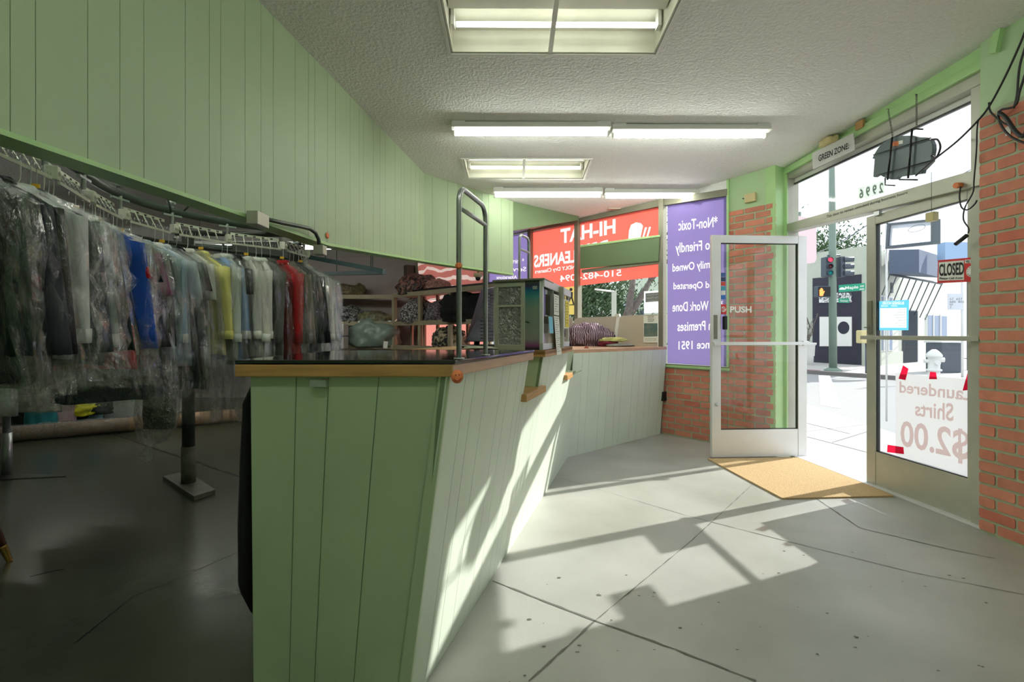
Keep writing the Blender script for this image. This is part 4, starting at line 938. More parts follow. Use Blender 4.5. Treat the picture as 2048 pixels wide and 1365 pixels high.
# ------------------------------------------------------------------ garments
cloths = {}
def cloth(rgb):
    if rgb not in cloths: cloths[rgb] = mat('cloth', rgb, .85, var=.12, vscale=6, bump=.25, bscale=25, spec=.2)
    return cloths[rgb]
def garment(pos, wd, kind, rgb, L, bagL, label, seed, group=None, name=None, film_='poly', tagc=None, hw=.21, hook=TZ - .085, rgb2=None):
    rng = random.Random(seed); W = wd.normalized(); Tn = v3(-W.y, W.x, 0); o = v3(pos.x, pos.y, hook)
    nm = name or {'shirt': 'hanging_shirt', 'jacket': 'hanging_jacket', 'trousers': 'hanging_trousers', 'dress': 'hanging_dress'}[kind]
    t = thing(nm, label, kind, o, group)
    def pt(x, y, z): return o + W * x + Tn * y + v3(0, 0, z)
    hk = MB(); hk.tube([pt(-.012, 0, .04), pt(-.012, 0, .055), pt(0, 0, .066), pt(.012, 0, .055), pt(.012, 0, .006), pt(.01, 0, -.015), pt(0, 0, -.035), pt(0, 0, -.06)], .0018, 6)
    sh = hw - .01; hk.tube([pt(-sh, 0, -.145), pt(0, 0, -.06), pt(sh, 0, -.145)], .003, 6)
    if kind == 'trousers': hk.tube([pt(-sh, 0, -.145), pt(sh, 0, -.145)], .003, 6)
    hk.build('hanger', M['white'] if seed % 3 == 0 else M['steel'], t)
    ph = rng.uniform(0, 6); k1_ = rng.choice((3, 4, 5)); am = rng.uniform(.006, .013)
    def ring(z, a, b, n=22, f=1.0, cx=0, cy=0, k=None):
        R = []
        for i in range(n):
            th_ = 2 * math.pi * i / n; c, s = math.cos(th_), math.sin(th_); e = .75
            x = a * math.copysign(abs(c) ** e, c); y = b * math.copysign(abs(s) ** e, s)
            w_ = 1 + f * am / max(b, .02) * math.sin((k or k1_) * th_ * 2 + ph + z * 3)
            R.append(pt(cx + x * (1 + (w_ - 1) * .2), cy + y * w_ + f * am * math.sin(9 * x + z * 4 + ph) * .8, z + f * .006 * math.sin(th_ * 3 + ph)))
        return R
    g = MB()
    if kind == 'trousers':
        g.rings([ring(-.125, hw * .8, .012), ring(-.15, hw * .8, .02), ring(-.3, hw * .78, .022), ring(-L * .7, hw * .74, .022), ring(-L, hw * .7, .02)])
        g.build('legs', cloth(rgb), t)
    else:
        fl_ = 1.12 if kind == 'dress' else 1.0; th0 = .04 if kind == 'jacket' else .03
        prof = [(-.055, .045, .022), (-.075, .07, .026), (-.10, hw * .62, .03), (-.135, hw * .9, .032), (-.165, hw, .036), (-.24, hw * .98, th0), (-.38, hw * .9 * fl_, th0), (-L * .75, hw * .92 * fl_, th0 * 1.05), (-L * .92, hw * .96 * fl_, th0 * 1.1), (-L, hw * .97 * fl_, th0)]
        g.rings([ring(*p) for p in prof]); g.build('body', cloth(rgb), t)
        cg = MB().rings([ring(-.035, .05, .03, 14, .2), ring(-.055, .066, .04, 14, .2), ring(-.07, .06, .034, 14, .2)], cap=False); cg.build('collar', cloth(rgb2 or rgb), t)
        sl = {'shirt': rng.choice((.50, .52, .24, .50)), 'jacket': .54, 'dress': .18}[kind]
        for sx in (-1, 1):
            tilt = rng.uniform(.02, .09); ty = rng.uniform(-.02, .02)
            rs_ = []
            for j in range(7):
                q = j / 6; rr = .052 - .016 * q
                rs_.append(ring(-.15 - sl * q, rr, rr * .7, 12, .5, cx=sx * (hw - .02 + tilt * q * (1 if j else .3)), cy=ty * q, k=2))
            sv = MB().rings(rs_); so_ = sv.build('sleeve', cloth(rgb), t)
            if kind == 'shirt' and sl > .4: MB().rings([ring(-.15 - sl - .002, .038, .028, 12, .2, cx=sx * (hw - .02 + tilt), cy=ty), ring(-.15 - sl + .055, .040, .030, 12, .2, cx=sx * (hw - .02 + tilt * .92), cy=ty)], cap=True).build('cuff', cloth(rgb2 or rgb), so_)
    if bagL:
        am = rng.uniform(.02, .034); k1_ = 5; b = MB(); e0 = hw + .055; R = [(-.035, .02, .02), (-.06, .08, .035), (-.10, hw * .75, .05), (-.15, e0, .062), (-.25, e0 + .02, .065)]
        nn_ = 9
        for j in range(1, nn_ + 1): R.append((-.25 - (bagL - .25) * j / nn_, e0 + .02 + rng.uniform(-.018, .018), .066 + rng.uniform(-.012, .012)))
        rr_ = []
        for z, a_, b__ in R:
            rn = ring(z, a_, b__, 34, 1.0); 
            rr_.append([v + (W * rng.uniform(-.010, .010) + Tn * rng.uniform(-.010, .010) + v3(0, 0, rng.uniform(-.012, .012))) for v in rn])
        b.rings(rr_, cap=False); b.build('clear_bag', M[film_], t)
    if tagc:
        y_ = .05; q = MB(); x_ = .03
        q.hexa([pt(x_, y_ * -1, -.2), pt(x_ + .05, -y_ - .01, -.2), pt(x_ + .05, -y_ - .012, -.2), pt(x_, -y_ - .002, -.2), pt(x_ - .02, -y_, -.05), pt(x_ + .03, -y_ - .01, -.05), pt(x_ + .03, -y_ - .012, -.05), pt(x_ - .02, -y_ - .002, -.05)])
        q.build('ticket', M['paper'], t)
    if seed % 4 == 1: MB().box(pt(.01, -.01, -.015), (.03, .012, .018), rz=.4).build('number_clip', M['tag_y'], t, bevel=.002)
    return t
BK, CHR, NV = (22, 24, 27), (52, 56, 62), (24, 32, 52)
G = [('jacket', BK, 'black', .84, 1.0), ('jacket', (26, 38, 34), 'very dark green', .82, .98), ('jacket', CHR, 'charcoal', .82, .96), ('jacket', BK, 'black ticketed', .86, .95, 1), ('shirt', (208, 212, 212), 'white', .76, .92), ('jacket', (64, 72, 78), 'slate grey', .78, .95), ('shirt', (190, 196, 198), 'pale silver', .74, .92),
     ('shirt', (150, 160, 160), 'soft grey', .76, .95), ('shirt', (168, 174, 172), 'light grey', .74, .98), ('jacket', (30, 44, 42), 'dark teal green', .8, .9), ('jacket', (38, 78, 168), 'bright blue', .62, .95), ('dress', (186, 30, 40), 'red', .84, 1.0),
     ('shirt', (196, 192, 170), 'cream', .72, 1.0), ('shirt', (150, 172, 152), 'sage green', .72, 1.02), ('dress', (22, 34, 36), 'black green', .86, 1.06), ('jacket', NV, 'navy ticketed', .98, 1.04, 1), ('shirt', (140, 60, 110), 'magenta', .78, 1.04), ('jacket', (24, 26, 30), 'black', .88, 1.08),
     ('dress', (24, 46, 58), 'deep petrol', .98, 1.1), ('jacket', (28, 40, 40), 'dark green', .9, 1.0), ('shirt', (132, 152, 156), 'blue grey', .88, 1.05), ('shirt', (168, 190, 214), 'pale blue', .80, 1.06), ('shirt', (190, 202, 216), 'icy blue', .82, 1.04), ('jacket', (60, 66, 68), 'charcoal', .80, .98),
     ('dress', (16, 22, 26), 'black', .98, 1.05), ('shirt', (200, 202, 194), 'off white', .84, 1.25), ('shirt', (222, 216, 130), 'yellow', .76, 1.2), ('shirt', (140, 172, 214), 'sky blue', .80, 1.1), ('shirt', (186, 192, 188), 'pearl grey', .80, 1.3), ('dress', (40, 42, 46), 'black patterned', .84, 1.3),
     ('shirt', (206, 208, 200), 'white', .78, 1.0), ('shirt', (214, 212, 202), 'cream white', .80, 1.0), ('shirt', (216, 216, 210), 'crisp white', .80, 1.0), ('jacket', (90, 92, 88), 'ash grey', .78, 1.0), ('jacket', (158, 34, 36), 'crimson', .78, 1.0), ('jacket', (110, 104, 90), 'taupe', .76, .98),
     ('jacket', (40, 46, 40), 'dark olive', .78, .98), ('jacket', (22, 26, 30), 'ink black', .76, .98), ('trousers', (168, 148, 122), 'tan', .74, .95), ('shirt', (212, 214, 208), 'white', .76, .95), ('shirt', (204, 212, 214), 'bluish white', .76, .95), ('shirt', (196, 206, 210), 'misty white', .76, .95),
     ('shirt', (150, 176, 212), 'light blue', .76, .92), ('shirt', (84, 104, 150), 'blue striped', .74, .92), ('dress', (120, 124, 124), 'grey patterned', .78, .92)]
s0, s1 = 1.12, 4.12
WG = [0] + [{10: 3.4, 11: 1.8, 12: 1.6, 16: 1.8, 19: 1.5, 20: 1.6, 21: 1.7, 25: 1.5, 26: 1.7, 27: 2.2, 30: 1.5, 34: 1.9, 4: 1.8, 39: 1.4}.get(i, .8) for i in range(1, len(G))]
for i, g in enumerate(G):
    kind, rgb, cn, L_g, bl = g[:5]; s_ = s0 + (s1 - s0) * sum(WG[:i + 1]) / sum(WG); p = P_(s_); t_ = T_(s_)
    w_ = v3(t_.y, -t_.x, 0); a_ = random.Random(i).uniform(-.10, .14) + {10: .3, 26: .15, 27: .22, 16: .15, 34: .1}.get(i, 0); w_ = Matrix.Rotation(a_, 3, 'Z') @ w_
    pv = G[i - 1][2] if i else None; nx = G[i + 1][2] if i < len(G) - 1 else None; pk_ = G[i - 1][0] if i else ''; nk_ = G[i + 1][0] if nx else ''
    lb = f"{cn} {kind} in clear film, hanging " + (f"between the {pv} {pk_} and the {nx} {nk_}" if pv and nx else ('first at the left edge of the conveyor' if nx else 'last at the far end of the conveyor'))
    lb = ' '.join(lb.split()[:16])
    garment(p, w_, kind, rgb, L_g - (.05 if i < 12 else 0), bl - (.12 if i < 14 else .04), lb, i + 11, group='bagged garments on the front run of the conveyor', film_='poly2' if i % 3 == 1 else 'poly', tagc=len(g) > 5, hw={10: .245, 11: .21}.get(i, .20), rgb2=(214, 216, 212) if kind == 'shirt' and i % 2 else None)
# back strand
GB = [('shirt', (40, 74, 150), 'royal blue', 1.08), ('shirt', (30, 58, 130), 'deep blue', 1.10), ('shirt', (205, 205, 210), 'white', 1.14), ('shirt', (36, 66, 140), 'cobalt blue', 1.06), ('shirt', (210, 210, 214), 'plain white', 1.16), ('jacket', (30, 36, 60), 'navy', 1.02), ('shirt', (206, 206, 212), 'chalk white', 1.14), ('shirt', (40, 74, 150), 'mid blue', 1.06), ('jacket', CHR, 'charcoal', 1.0), ('shirt', (200, 204, 206), 'pale grey', 1.1)]
for i, (kind, rgb, cn, L_g) in enumerate(GB):
    s_ = 6.15 + i * .15; p = P_(s_); t_ = T_(s_); w_ = v3(t_.y, -t_.x, 0)
    lb = f"{cn} {kind} on the back run of the conveyor" + (f", beside the {GB[i-1][2]} {GB[i-1][0]}" if i else ', nearest the storeroom lights')
    garment(p, w_, kind, rgb, L_g, 0, lb, i + 81, group='garments on the back run of the conveyor', hw=.24)

# tied clear bag with a floral garment hanging low below the row
fb_ = at(316, 800, 3.05); ft = thing('tied_garment_bag', 'clear bag knotted at the bottom around a dark floral garment', 'garment bag', (fb_.x, fb_.y, .45))
b = MB(); rs_ = []; rng = random.Random(5)
for z, r, dx in ((1.0, .11, 0), (.9, .125, 0), (.8, .13, 0), (.68, .13, 0), (.6, .115, -.01), (.54, .08, -.03), (.515, .03, -.05), (.49, .02, -.055), (.46, .035, -.07), (.42, .045, -.075), (.40, .03, -.07)):
    rs_.append([v3(fb_.x + dx + r * math.cos(k * math.pi / 12) * rng.uniform(.9, 1.1), fb_.y + r * .55 * math.sin(k * math.pi / 12) * rng.uniform(.8, 1.2), z + rng.uniform(-.01, .01)) for k in range(24)])
b.rings(rs_, cap=False).build('clear_bag', M['poly3'], ft)
mflo, N_, L_ = nt('floral_cloth'); b_ = N_['Principled BSDF']; n_ = N_.new('ShaderNodeTexVoronoi'); n_.inputs['Scale'].default_value = 26; r_ = N_.new('ShaderNodeValToRGB'); L_.new(n_.outputs[0], r_.inputs[0]); L_.new(r_.outputs[0], b_.inputs[0])
r_.color_ramp.elements[0].color = (*s2l((190, 80, 60)), 1); r_.color_ramp.elements[1].color = (*s2l((18, 20, 26)), 1); r_.color_ramp.elements[1].position = .3; e = r_.color_ramp.elements.new(.12); e.color = (*s2l((170, 150, 90)), 1)
MB().rings([[v3(fb_.x + .01 + a_ * math.cos(k * math.pi / 10), fb_.y + .03 * math.sin(k * math.pi / 10) + .01 * math.sin(k), z) for k in range(20)] for z, a_ in ((1.05, .08), (.85, .09), (.7, .10), (.61, .09))]).build('floral_garment', mflo, ft)

# ------------------------------------------------------------------ storeroom shelving along the windows and back wall
def SHp(t, z, n=0): return LW.p(t, z, .55 + n)
sh = thing('shelving_unit', 'taupe wooden grid shelving along the back windows and corner', 'shelving', (SHp(3.6, 0).x, SHp(3.6, 0).y, 0))
F1 = Fr(LW.p(0, 0, .55), LW.d, -LW.n); F1.n = -LW.n         # n grows towards the window
def shu(px): return Fr(LW.p(0, 0, .55), LW.d).uz(px, 600)[0]
zr = [CH + .69, CH + .19, CH - .23, .25]
uu = [shu(x) for x in (992, 898, 838, 787)]
for i, u in enumerate(uu): MB().fb(F1, u - .035, u + .035, 0, zr[0], 0, .05).build('upright', M['shelfwood'], sh)
for i, u in enumerate([(a + b) / 2 for a, b in zip(uu, uu[1:])] + uu): MB().fb(F1, u - .025, u + .025, 0, zr[0], .38, .42).build('upright', M['shelfwood'], sh)
for z in zr:
    MB().fb(F1, uu[0] - .04, uu[-1] + .04, z - .045, z + .03, -.012, .0).build('front_rail', M['shelfwood'], sh)
    MB().fb(F1, uu[0], uu[-1], z - .02, z + .0, .0, .42).build('shelf_board', M['shelfwood'], sh)
MB().fb(F1, uu[0] - .04, uu[-1] - .6, zr[0] + .03, zr[0] + .06, -.012, .42).build('dark_top', M['black'], sh)
cr = F1.p(uu[-1], 0); F2 = Fr((cr.x, cr.y), (-1, 0), (0, -1)); F2.n = v3(0, 1, 0)
for u in (.0, .98, 1.95): MB().fb(F2, u - .03, u + .03, 0, zr[0] - .03, 0, .05).build('upright', M['shelfwood'], sh)
for z in (zr[0] - .02, zr[1], zr[2], zr[3]):
    MB().fb(F2, 0, 2.0, z - .045, z + .03, -.012, 0).build('front_rail', M['shelfwood'], sh); MB().fb(F2, 0, 2.0, z - .02, z, 0, .36).build('shelf_board', M['shelfwood'], sh)
def lump(name, label, cat, c, r, m, seed, amp=.22, fr_=2.2, parent=None, group=None, flat=.25):
    import bmesh
    bm = bmesh.new(); bmesh.ops.create_icosphere(bm, subdivisions=4, radius=1)
    off = Vector((seed * 3.1, seed * 1.7, seed))
    for v in bm.verts:
        d = 1 + amp * noise.fractal(v.co * fr_ + off, 1, 2, 3) + .05 * abs(math.sin(v.co.x * 9 + v.co.z * 7 + seed))
        v.co = v.co * d
        if v.co.z < -.55: v.co.z = -.55 - (v.co.z + .55) * -.1
        v.co = Vector((v.co.x * r[0], v.co.y * r[1], (v.co.z + .55) * r[2] / 1.55))
    me = bpy.data.meshes.new(name); bm.to_mesh(me); bm.free(); me.materials.append(m)
    for p in me.polygons: p.use_smooth = True
    o = bpy.data.objects.new(name, me); C.objects.link(o); o.location = c; ORG[o.name] = Vector(c); tag(o, label, cat, group); return o
def patt(name, c1_, c2_, sc=18, rough=.35, c3_=None):
    m, N, L = nt(name); b = N['Principled BSDF']; b.inputs['Roughness'].default_value = rough
    n = N.new('ShaderNodeTexNoise'); n.inputs['Scale'].default_value = sc; n.inputs['Distortion'].default_value = 2.5; tc = N.new('ShaderNodeTexCoord'); L.new(tc.outputs['Object'], n.inputs[0])
    r = N.new('ShaderNodeValToRGB'); L.new(n.outputs[0], r.inputs[0]); r.color_ramp.elements[0].position = .42; r.color_ramp.elements[1].position = .58
    r.color_ramp.elements[0].color = (*s2l(c1_), 1); r.color_ramp.elements[1].color = (*s2l(c2_), 1)
    if c3_: e = r.color_ramp.elements.new(.5); e.color = (*s2l(c3_), 1)
    L.new(r.outputs[0], b.inputs[0]); bp = N.new('ShaderNodeBump'); bp.inputs['Strength'].default_value = .8; bp.inputs['Distance'].default_value = .04; L.new(n.outputs[0], bp.inputs['Height']); L.new(bp.outputs[0], b.inputs['Normal']); return m
def on1(px, z, n=.2): u = shu(px); return F1.p(u, z + .002, n)
def on2(px, z, n=.18): Y = cr.y + n; return v3((px - 1024) / F * Y, Y, z + .002)
z0_, z1_, z2_ = zr[0] + .03, zr[1] + .0, zr[2] + .0
lump('laundry_bag', 'dark brown clothes bundle in clear plastic on top of the shelving', 'bundle', on1(815, z0_ - .03, .2), (.36, .22, .36), patt('brown_bundle', (40, 30, 30), (128, 88, 78), 9, c3_=(84, 58, 54)), 3)
lump('laundry_bag', 'pinkish brown bundle drooping beside the dark one on the shelf top', 'bundle', on1(858, z0_, .2), (.2, .2, .2), patt('pink_bundle', (140, 96, 86), (176, 130, 118), 12), 4)
lump('laundry_bag', 'black and white patterned clothes bag on the middle shelf', 'bundle', on1(822, z1_, .16), (.30, .2, .42), patt('bw_bundle', (28, 28, 32), (190, 186, 186), 20, c3_=(90, 80, 84)), 5)
lump('laundry_bag', 'second patterned clothes bag behind the middle upright', 'bundle', on1(853, z1_, .26), (.22, .18, .36), patt('bw_bundle2', (30, 28, 34), (150, 140, 150), 22), 6)
lump('laundry_bag', 'black bin bag slumped on the shelf near the steel rail', 'bundle', on1(918, z1_, .1), (.36, .22, .44), M['blackcloth'], 7, amp=.35)
lump('clothes_pile', 'beige and black folded clothes on the lower shelf by the rail', 'clothes pile', on1(882, z2_, .16), (.28, .2, .34), patt('beige_pile', (26, 26, 28), (170, 156, 130), 7, .8), 8)
lump('laundry_bag', 'large pale green plastic sack tied with tags on the lower shelf', 'sack', on2(748, z2_, .16), (.46, .3, .56), mat('green_sack', (122, 138, 130), .3, var=.15, vscale=6, bump=.6, bscale=14), 9, amp=.28)
lump('clothes_pile', 'dark clothes heap on the middle shelf of the left wing', 'clothes pile', on2(700, z1_, .16), (.24, .18, .32), patt('dark_heap', (22, 24, 28), (150, 150, 152), 14, .6), 10)
lump('clothes_pile', 'olive folded quilt on the middle shelf in the corner', 'clothes pile', on2(745, z1_, .18), (.34, .2, .22), patt('olive_quilt', (96, 96, 74), (130, 124, 96), 8, .8), 11)
lump('clothes_pile', 'blue and white cloth bundle on the lower left shelf', 'clothes pile', on2(697, z2_, .12), (.2, .16, .26), patt('blue_bundle', (44, 62, 110), (170, 172, 168), 13, .8), 12)
lump('clothes_pile', 'long brown fabric roll lying on top of the left wing', 'roll', on2(680, zr[0] + .01, .16), (.42, .18, .2), patt('brown_roll', (74, 62, 44), (110, 96, 70), 8, .6), 13)
lump('clothes_pile', 'round brown netted bundle with white tag on the left wing top', 'roll', on2(719, zr[0] + .01, .1), (.12, .14, .2), patt('net_roll', (50, 46, 30), (120, 110, 70), 30, .6), 14)
for i, (px, y, lab) in enumerate([(722, 648, 'white paper tag hanging below the dark heap on the shelf'), (742, 651, 'white paper tag hanging above the green sack'), (771, 690, 'white ticket pinned on the green plastic sack')]):
    p = at(px, y, cr.y - .22 if i == 2 else cr.y - .03); tag(MB().box(p, (.075, .003, .12), ry=[-.3, .5, .1][i]).build('paper_tag', M['paper']), lab, 'tag')
# speaker box high in the corner
p = LW.px(818, 545, .12); tag(MB().box(p, (.16, .14, .26), rz=.6).build('wall_speaker', mat('brown_speaker', (70, 60, 50), .6), bevel=.01), 'small brown speaker box on the wall left of the striped cloth', 'speaker')
wc = LW.px(956, 553, .14); tc1 = thing('ceiling_camera', 'cream bodied dome camera below the soffit near the purple sign', 'camera', wc)
MB().lathe(wc, [(0, .05), (.07, .05), (.07, .0), (.04, -.02), (0, -.02)], 16).build('housing', M['cream_pl'], tc1); MB().lathe(wc, [(0, -.02), (.045, -.02), (.035, -.06), (0, -.075)], 14).build('dome', M['black'], tc1)
MB().tube([wc + v3(0, 0, .05), v3(wc.x, wc.y, cz(wc.x, wc.y))], .012, 8).build('stem', M['chain'], tc1)

# monitor and papers behind the cabinet
mo = thing('monitor', 'black computer monitor seen from its ridged back behind the rail', 'monitor', v3(-.25, 3.25, ZC - .008))
A_ = at(942, 688, 3.1); B_ = at(984, 690, 3.3)
mp_ = MB(); mp_.hexa([at(930, 684, 3.10), at(986, 684, 3.36), at(988, 684, 3.42), at(934, 684, 3.16), at(962, 578, 3.14), at(988, 574, 3.38), at(990, 574, 3.44), at(966, 578, 3.2)])
mp_.build('screen_back', M['black'], mo, bevel=.006)
rg = MB()
for i in range(14):
    f_ = (i + 1) / 16; a = at(930, 684, 3.10).lerp(at(962, 578, 3.14), f_); b = at(986, 684, 3.36).lerp(at(988, 574, 3.38), f_); a = a.lerp(b, .55); off = v3(.0, -.004, 0)
    rg.tube([a + off, b + off], .003, 5)
rg.build('vent_ribs', M['post'], mo)
MB().prism([(-.33, 3.15, ZC - .008), (-.12, 3.35, ZC - .008), (-.15, 3.5, ZC - .008), (-.36, 3.3, ZC - .008)], (0, 0, .02)).build('stand_base', M['black'], mo)
MB().tube([(-.24, 3.33, ZC), (-.235, 3.3, ZC + .08)], .02, 10).build('stand_neck', M['black'], mo)
ob = MB(); rng = random.Random(2)
for i, (x, y, rz) in enumerate([(-.20, 2.98, .3), (-.17, 2.93, -.2), (-.24, 3.02, .7)]): tag(MB().box((x, y, ZC - .003 + i * .006), (.20, .14, .005), rz=rz, ry=.02 * i).build('loose_paper', M['paper']), ['white paper sheet under the others beside the monitor', 'white paper sheet turned left beside the monitor', 'topmost white paper sheet beside the monitor'][i], 'paper')

# clothes on the rear counter
def lwc(px, n): q = LW.px(px, 668, n); return v3(q.x, q.y, ZR + .003)
mstr, N_, L_ = nt('striped_plum_cloth'); b_ = N_['Principled BSDF']; b_.inputs['Roughness'].default_value = .8
w_n = N_.new('ShaderNodeTexWave'); w_n.inputs['Scale'].default_value = 14; w_n.inputs['Distortion'].default_value = 6; w_n.inputs['Detail'].default_value = 1; tcn = N_.new('ShaderNodeTexCoord'); L_.new(tcn.outputs['Object'], w_n.inputs[0])
r_ = N_.new('ShaderNodeValToRGB'); L_.new(w_n.outputs[0], r_.inputs[0]); r_.color_ramp.elements[0].position = .7; r_.color_ramp.elements[1].position = .85; r_.color_ramp.elements[0].color = (*s2l((72, 52, 66)), 1); r_.color_ramp.elements[1].color = (*s2l((176, 156, 172)), 1); L_.new(r_.outputs[0], b_.inputs[0])
lump('clothes_heap', 'heap of plum striped clothes on the counter under the window', 'clothes', lwc(1180, .34), (.30, .15, .27), mstr, 21, amp=.35)
lump('clothes_heap', 'flatter plum striped cloth spreading left toward the cabinet', 'clothes', lwc(1152, .30), (.24, .15, .22), mstr, 22, amp=.3)
lump('clothes_heap', 'crimson folded cloth beside the striped heap', 'clothes', lwc(1217, .34), (.12, .12, .08), mat('crimson_cloth', (110, 28, 48), .9), 23)
lump('clothes_heap', 'pale yellow green cloth on top of the crimson one', 'clothes', lwc(1226, .33) + v3(0, 0, .055), (.15, .08, .055), mat('lime_cloth', (186, 184, 120), .9, var=.2), 24, amp=.3)
lump('clothes_heap', 'flat grey cloth at the right end of the clothes pile', 'clothes', lwc(1242, .36), (.16, .08, .035), mat('grey_cloth', (128, 128, 122), .9), 25)
lump('clothes_heap', 'small dark blue cloth tucked under the striped heap', 'clothes', lwc(1160, .42), (.14, .06, .06), mat('blue_cloth', (40, 62, 92), .9), 26)

# black coat at the counter side, stool, roll and floor things
bc = thing('black_coat', 'long black coat hanging down the left end of the counter', 'coat', (BX - .045, 1.62, .2))
rs_ = []
for z, x_, y_ in ((1.06, .012, .03), (1.03, .022, .07), (.98, .03, .12), (.8, .034, .13), (.6, .036, .14), (.42, .036, .14), (.36, .03, .13), (.32, .02, .1)):
    rs_.append([v3(BX - .042 + x_ * math.cos(k * math.pi / 10) * (1 + .15 * math.sin(k * 2.3 + z * 5)), 1.66 + y_ * math.sin(k * math.pi / 10), z + (.03 * math.sin(k) if z < .4 else 0)) for k in range(20)])
MB().rings(rs_).build('coat_body', M['blackcloth'], bc)
MB().tube([(BX - .02, 1.6, 1.09), (BX - .035, 1.6, 1.03), (BX - .03, 1.58, .99)], .004, 6).build('hook', M['steel'], bc)
stl = fl(20, 1125); pass
stt = thing('wooden_stool', 'dark wooden stool leg with brass foot at the left edge', 'stool', (stl.x - .33, stl.y - .12, 0))
top_c = v3(stl.x - .33, stl.y - .12, .47)
for k, (dx, dy) in enumerate(((.33, .12), (.12, -.33), (-.33, -.12), (-.12, .33))):
    ft_ = v3(top_c.x + dx, top_c.y + dy, 0); tp2 = top_c + v3(dx * .55, dy * .55, 0)
    g_ = lambda q: ft_.lerp(tp2, q)
    lg = MB().tube([g_(.18), g_(.4), g_(.75), g_(1)], [.017, .022, .024, .02], 12).build('leg', mat('dark_walnut', (74, 48, 34), .4, var=.2), stt)
    MB().tube([g_(0.005), g_(.02), g_(.17), g_(.19)], [.013, .012, .018, .019], 12).build('brass_ferrule', mat('brass', (150, 118, 62), .35, metal=.8), lg)
MB().lathe((top_c.x, top_c.y, .45), [(0, 0), (.19, 0), (.21, .015), (.21, .04), (.18, .06), (0, .065)], 28).build('seat', mat('dark_walnut_seat', (74, 48, 34), .4, var=.2), stt)
rA = fl(-30, 893); rB = fl(560, 838); rr0 = .085
rl_ = thing('paper_roll', 'long brown kraft paper roll lying on the storeroom floor', 'roll', ((rA.x + rB.x) / 2, (rA.y + rB.y) / 2 + .1, 0))
d_ = (rB - rA).normalized(); nn_ = v3(-d_.y, d_.x, 0) * rr0
MB().tube([rA + nn_ + v3(0, 0, rr0 + .005), rB + nn_ + v3(0, 0, rr0 + .005)], rr0, 24).build('roll', mat('kraft_paper', (150, 122, 92), .6, var=.12, bump=.3, bscale=12), rl_)
wr = MB(); rng = random.Random(8); rs_ = []
for i in range(26):
    c = rA.lerp(rB, i / 25 * .42) + nn_ + v3(0, 0, rr0 + .012); r_w = rr0 + .006 + rng.uniform(0, .008)
    up = v3(0, 0, 1); sd_ = nn_.normalized(); rs_.append([c + (up * math.sin(k * math.pi / 8) + sd_ * math.cos(k * math.pi / 8)) * r_w * rng.uniform(.97, 1.06) for k in range(16)])
wr.rings(rs_, cap=False).build('plastic_wrap', M['poly3'], rl_)
def boxt(label, px0, px1, y0, y1, Y, dep, m, name='carton', cat='box', rz=0, text=None):
    a = at(px0, y1, Y); b = at(px1, y0, Y); c = (a + b) / 2; zlo = max(a.z, .0)
    t = thing(name, label, cat, (c.x, Y + dep / 2, zlo))
    MB().box((c.x, Y + dep / 2, (zlo + b.z) / 2 + .002), (abs(b.x - a.x), dep, b.z - zlo), rz=rz).build('carton_body', m, t, bevel=.006)
    MB().box((c.x, Y + dep / 2, b.z + .004), (abs(b.x - a.x) * .98, dep * .98, .006), rz=rz).build('lid', m, t)
    return t
WB = mat('white_carton', (196, 198, 196), .7, var=.05)
bt = boxt('white carton with printed text standing on a crate behind the roll', 208, 272, 745, 838, 7.0, .3, WB)
f7 = Fr(v3(0, 6.99, 0), (-1, 0)); 
for i, s in enumerate(['THIS SIDE', 'UP 12', 'PACK']): row(s, f7, 214, 238 - i * 4, 757 + i * 9, 763 + i * 9, 0, .0, M['greyink'], bt, name='printed_text')
boxt('white carton at the far left behind the roll', 12, 34, 700, 846, 6.6, .3, WB)
boxt('pale blue carton leaning behind the yellow cloth', 112, 176, 728, 845, 6.6, .25, mat('teal_carton', (96, 140, 150), .6))
boxt('dull green bin behind the paper roll', 178, 206, 735, 842, 7.1, .3, mat('green_bin', (110, 122, 104), .7))
boxt('white carton at the right behind the hanging clothes, near the post', 280, 350, 748, 836, 7.4, .3, WB)
for i, (px0, px1, y0, y1) in enumerate([(664, 686, 648, 672), (664, 686, 674, 698)]):
    a = at(px0, y1, 8.3); b = at(px1, y0, 8.3)
    tag(MB().box(((a.x + b.x) / 2, 8.45, (a.z + b.z) / 2), (b.x - a.x, .25, b.z - a.z - .004)).build('carton', WB, bevel=.005), ['upper white box in the stack left of the shelving', 'lower white box in the stack left of the shelving'][i], 'box')
a = at(664, 700, 8.3); b = at(686, 700, 8.3); tag(MB().box(((a.x + b.x) / 2, 8.45, a.z / 2), (b.x - a.x + .05, .3, a.z - .006)).build('crate', M['shelfwood'], bevel=.005), 'taupe crate under the two white boxes left of the shelving', 'crate')
lump('crumpled_cloth', 'bright yellow cloth crumpled behind the paper roll', 'cloth', v3(at(150, 0, 6.5).x, 6.5, .12), (.26, .15, .20), mat('yellow_cloth', (214, 208, 30), .8, var=.1), 31, amp=.4)
lump('crumpled_cloth', 'teal cloth heap behind the plastic wrapped part of the roll', 'cloth', v3(at(78, 0, 6.1).x, 6.15, .0), (.16, .14, .62), mat('teal_cloth', (44, 132, 144), .8, var=.25), 32, amp=.2)
lump('crumpled_cloth', 'black rubbish bag behind the roll at the left', 'cloth', v3(at(48, 0, 6.2).x, 6.25, .0), (.22, .18, .56), mat('black_bag', (20, 30, 28), .3, bump=.5, bscale=12), 33, amp=.25)
lump('crumpled_cloth', 'pale pink cloth between the teal cloth and the yellow cloth', 'cloth', v3(at(104, 0, 6.2).x, 6.3, .0), (.16, .13, .5), mat('pink_cloth', (160, 140, 146), .8, var=.15), 34, amp=.2)
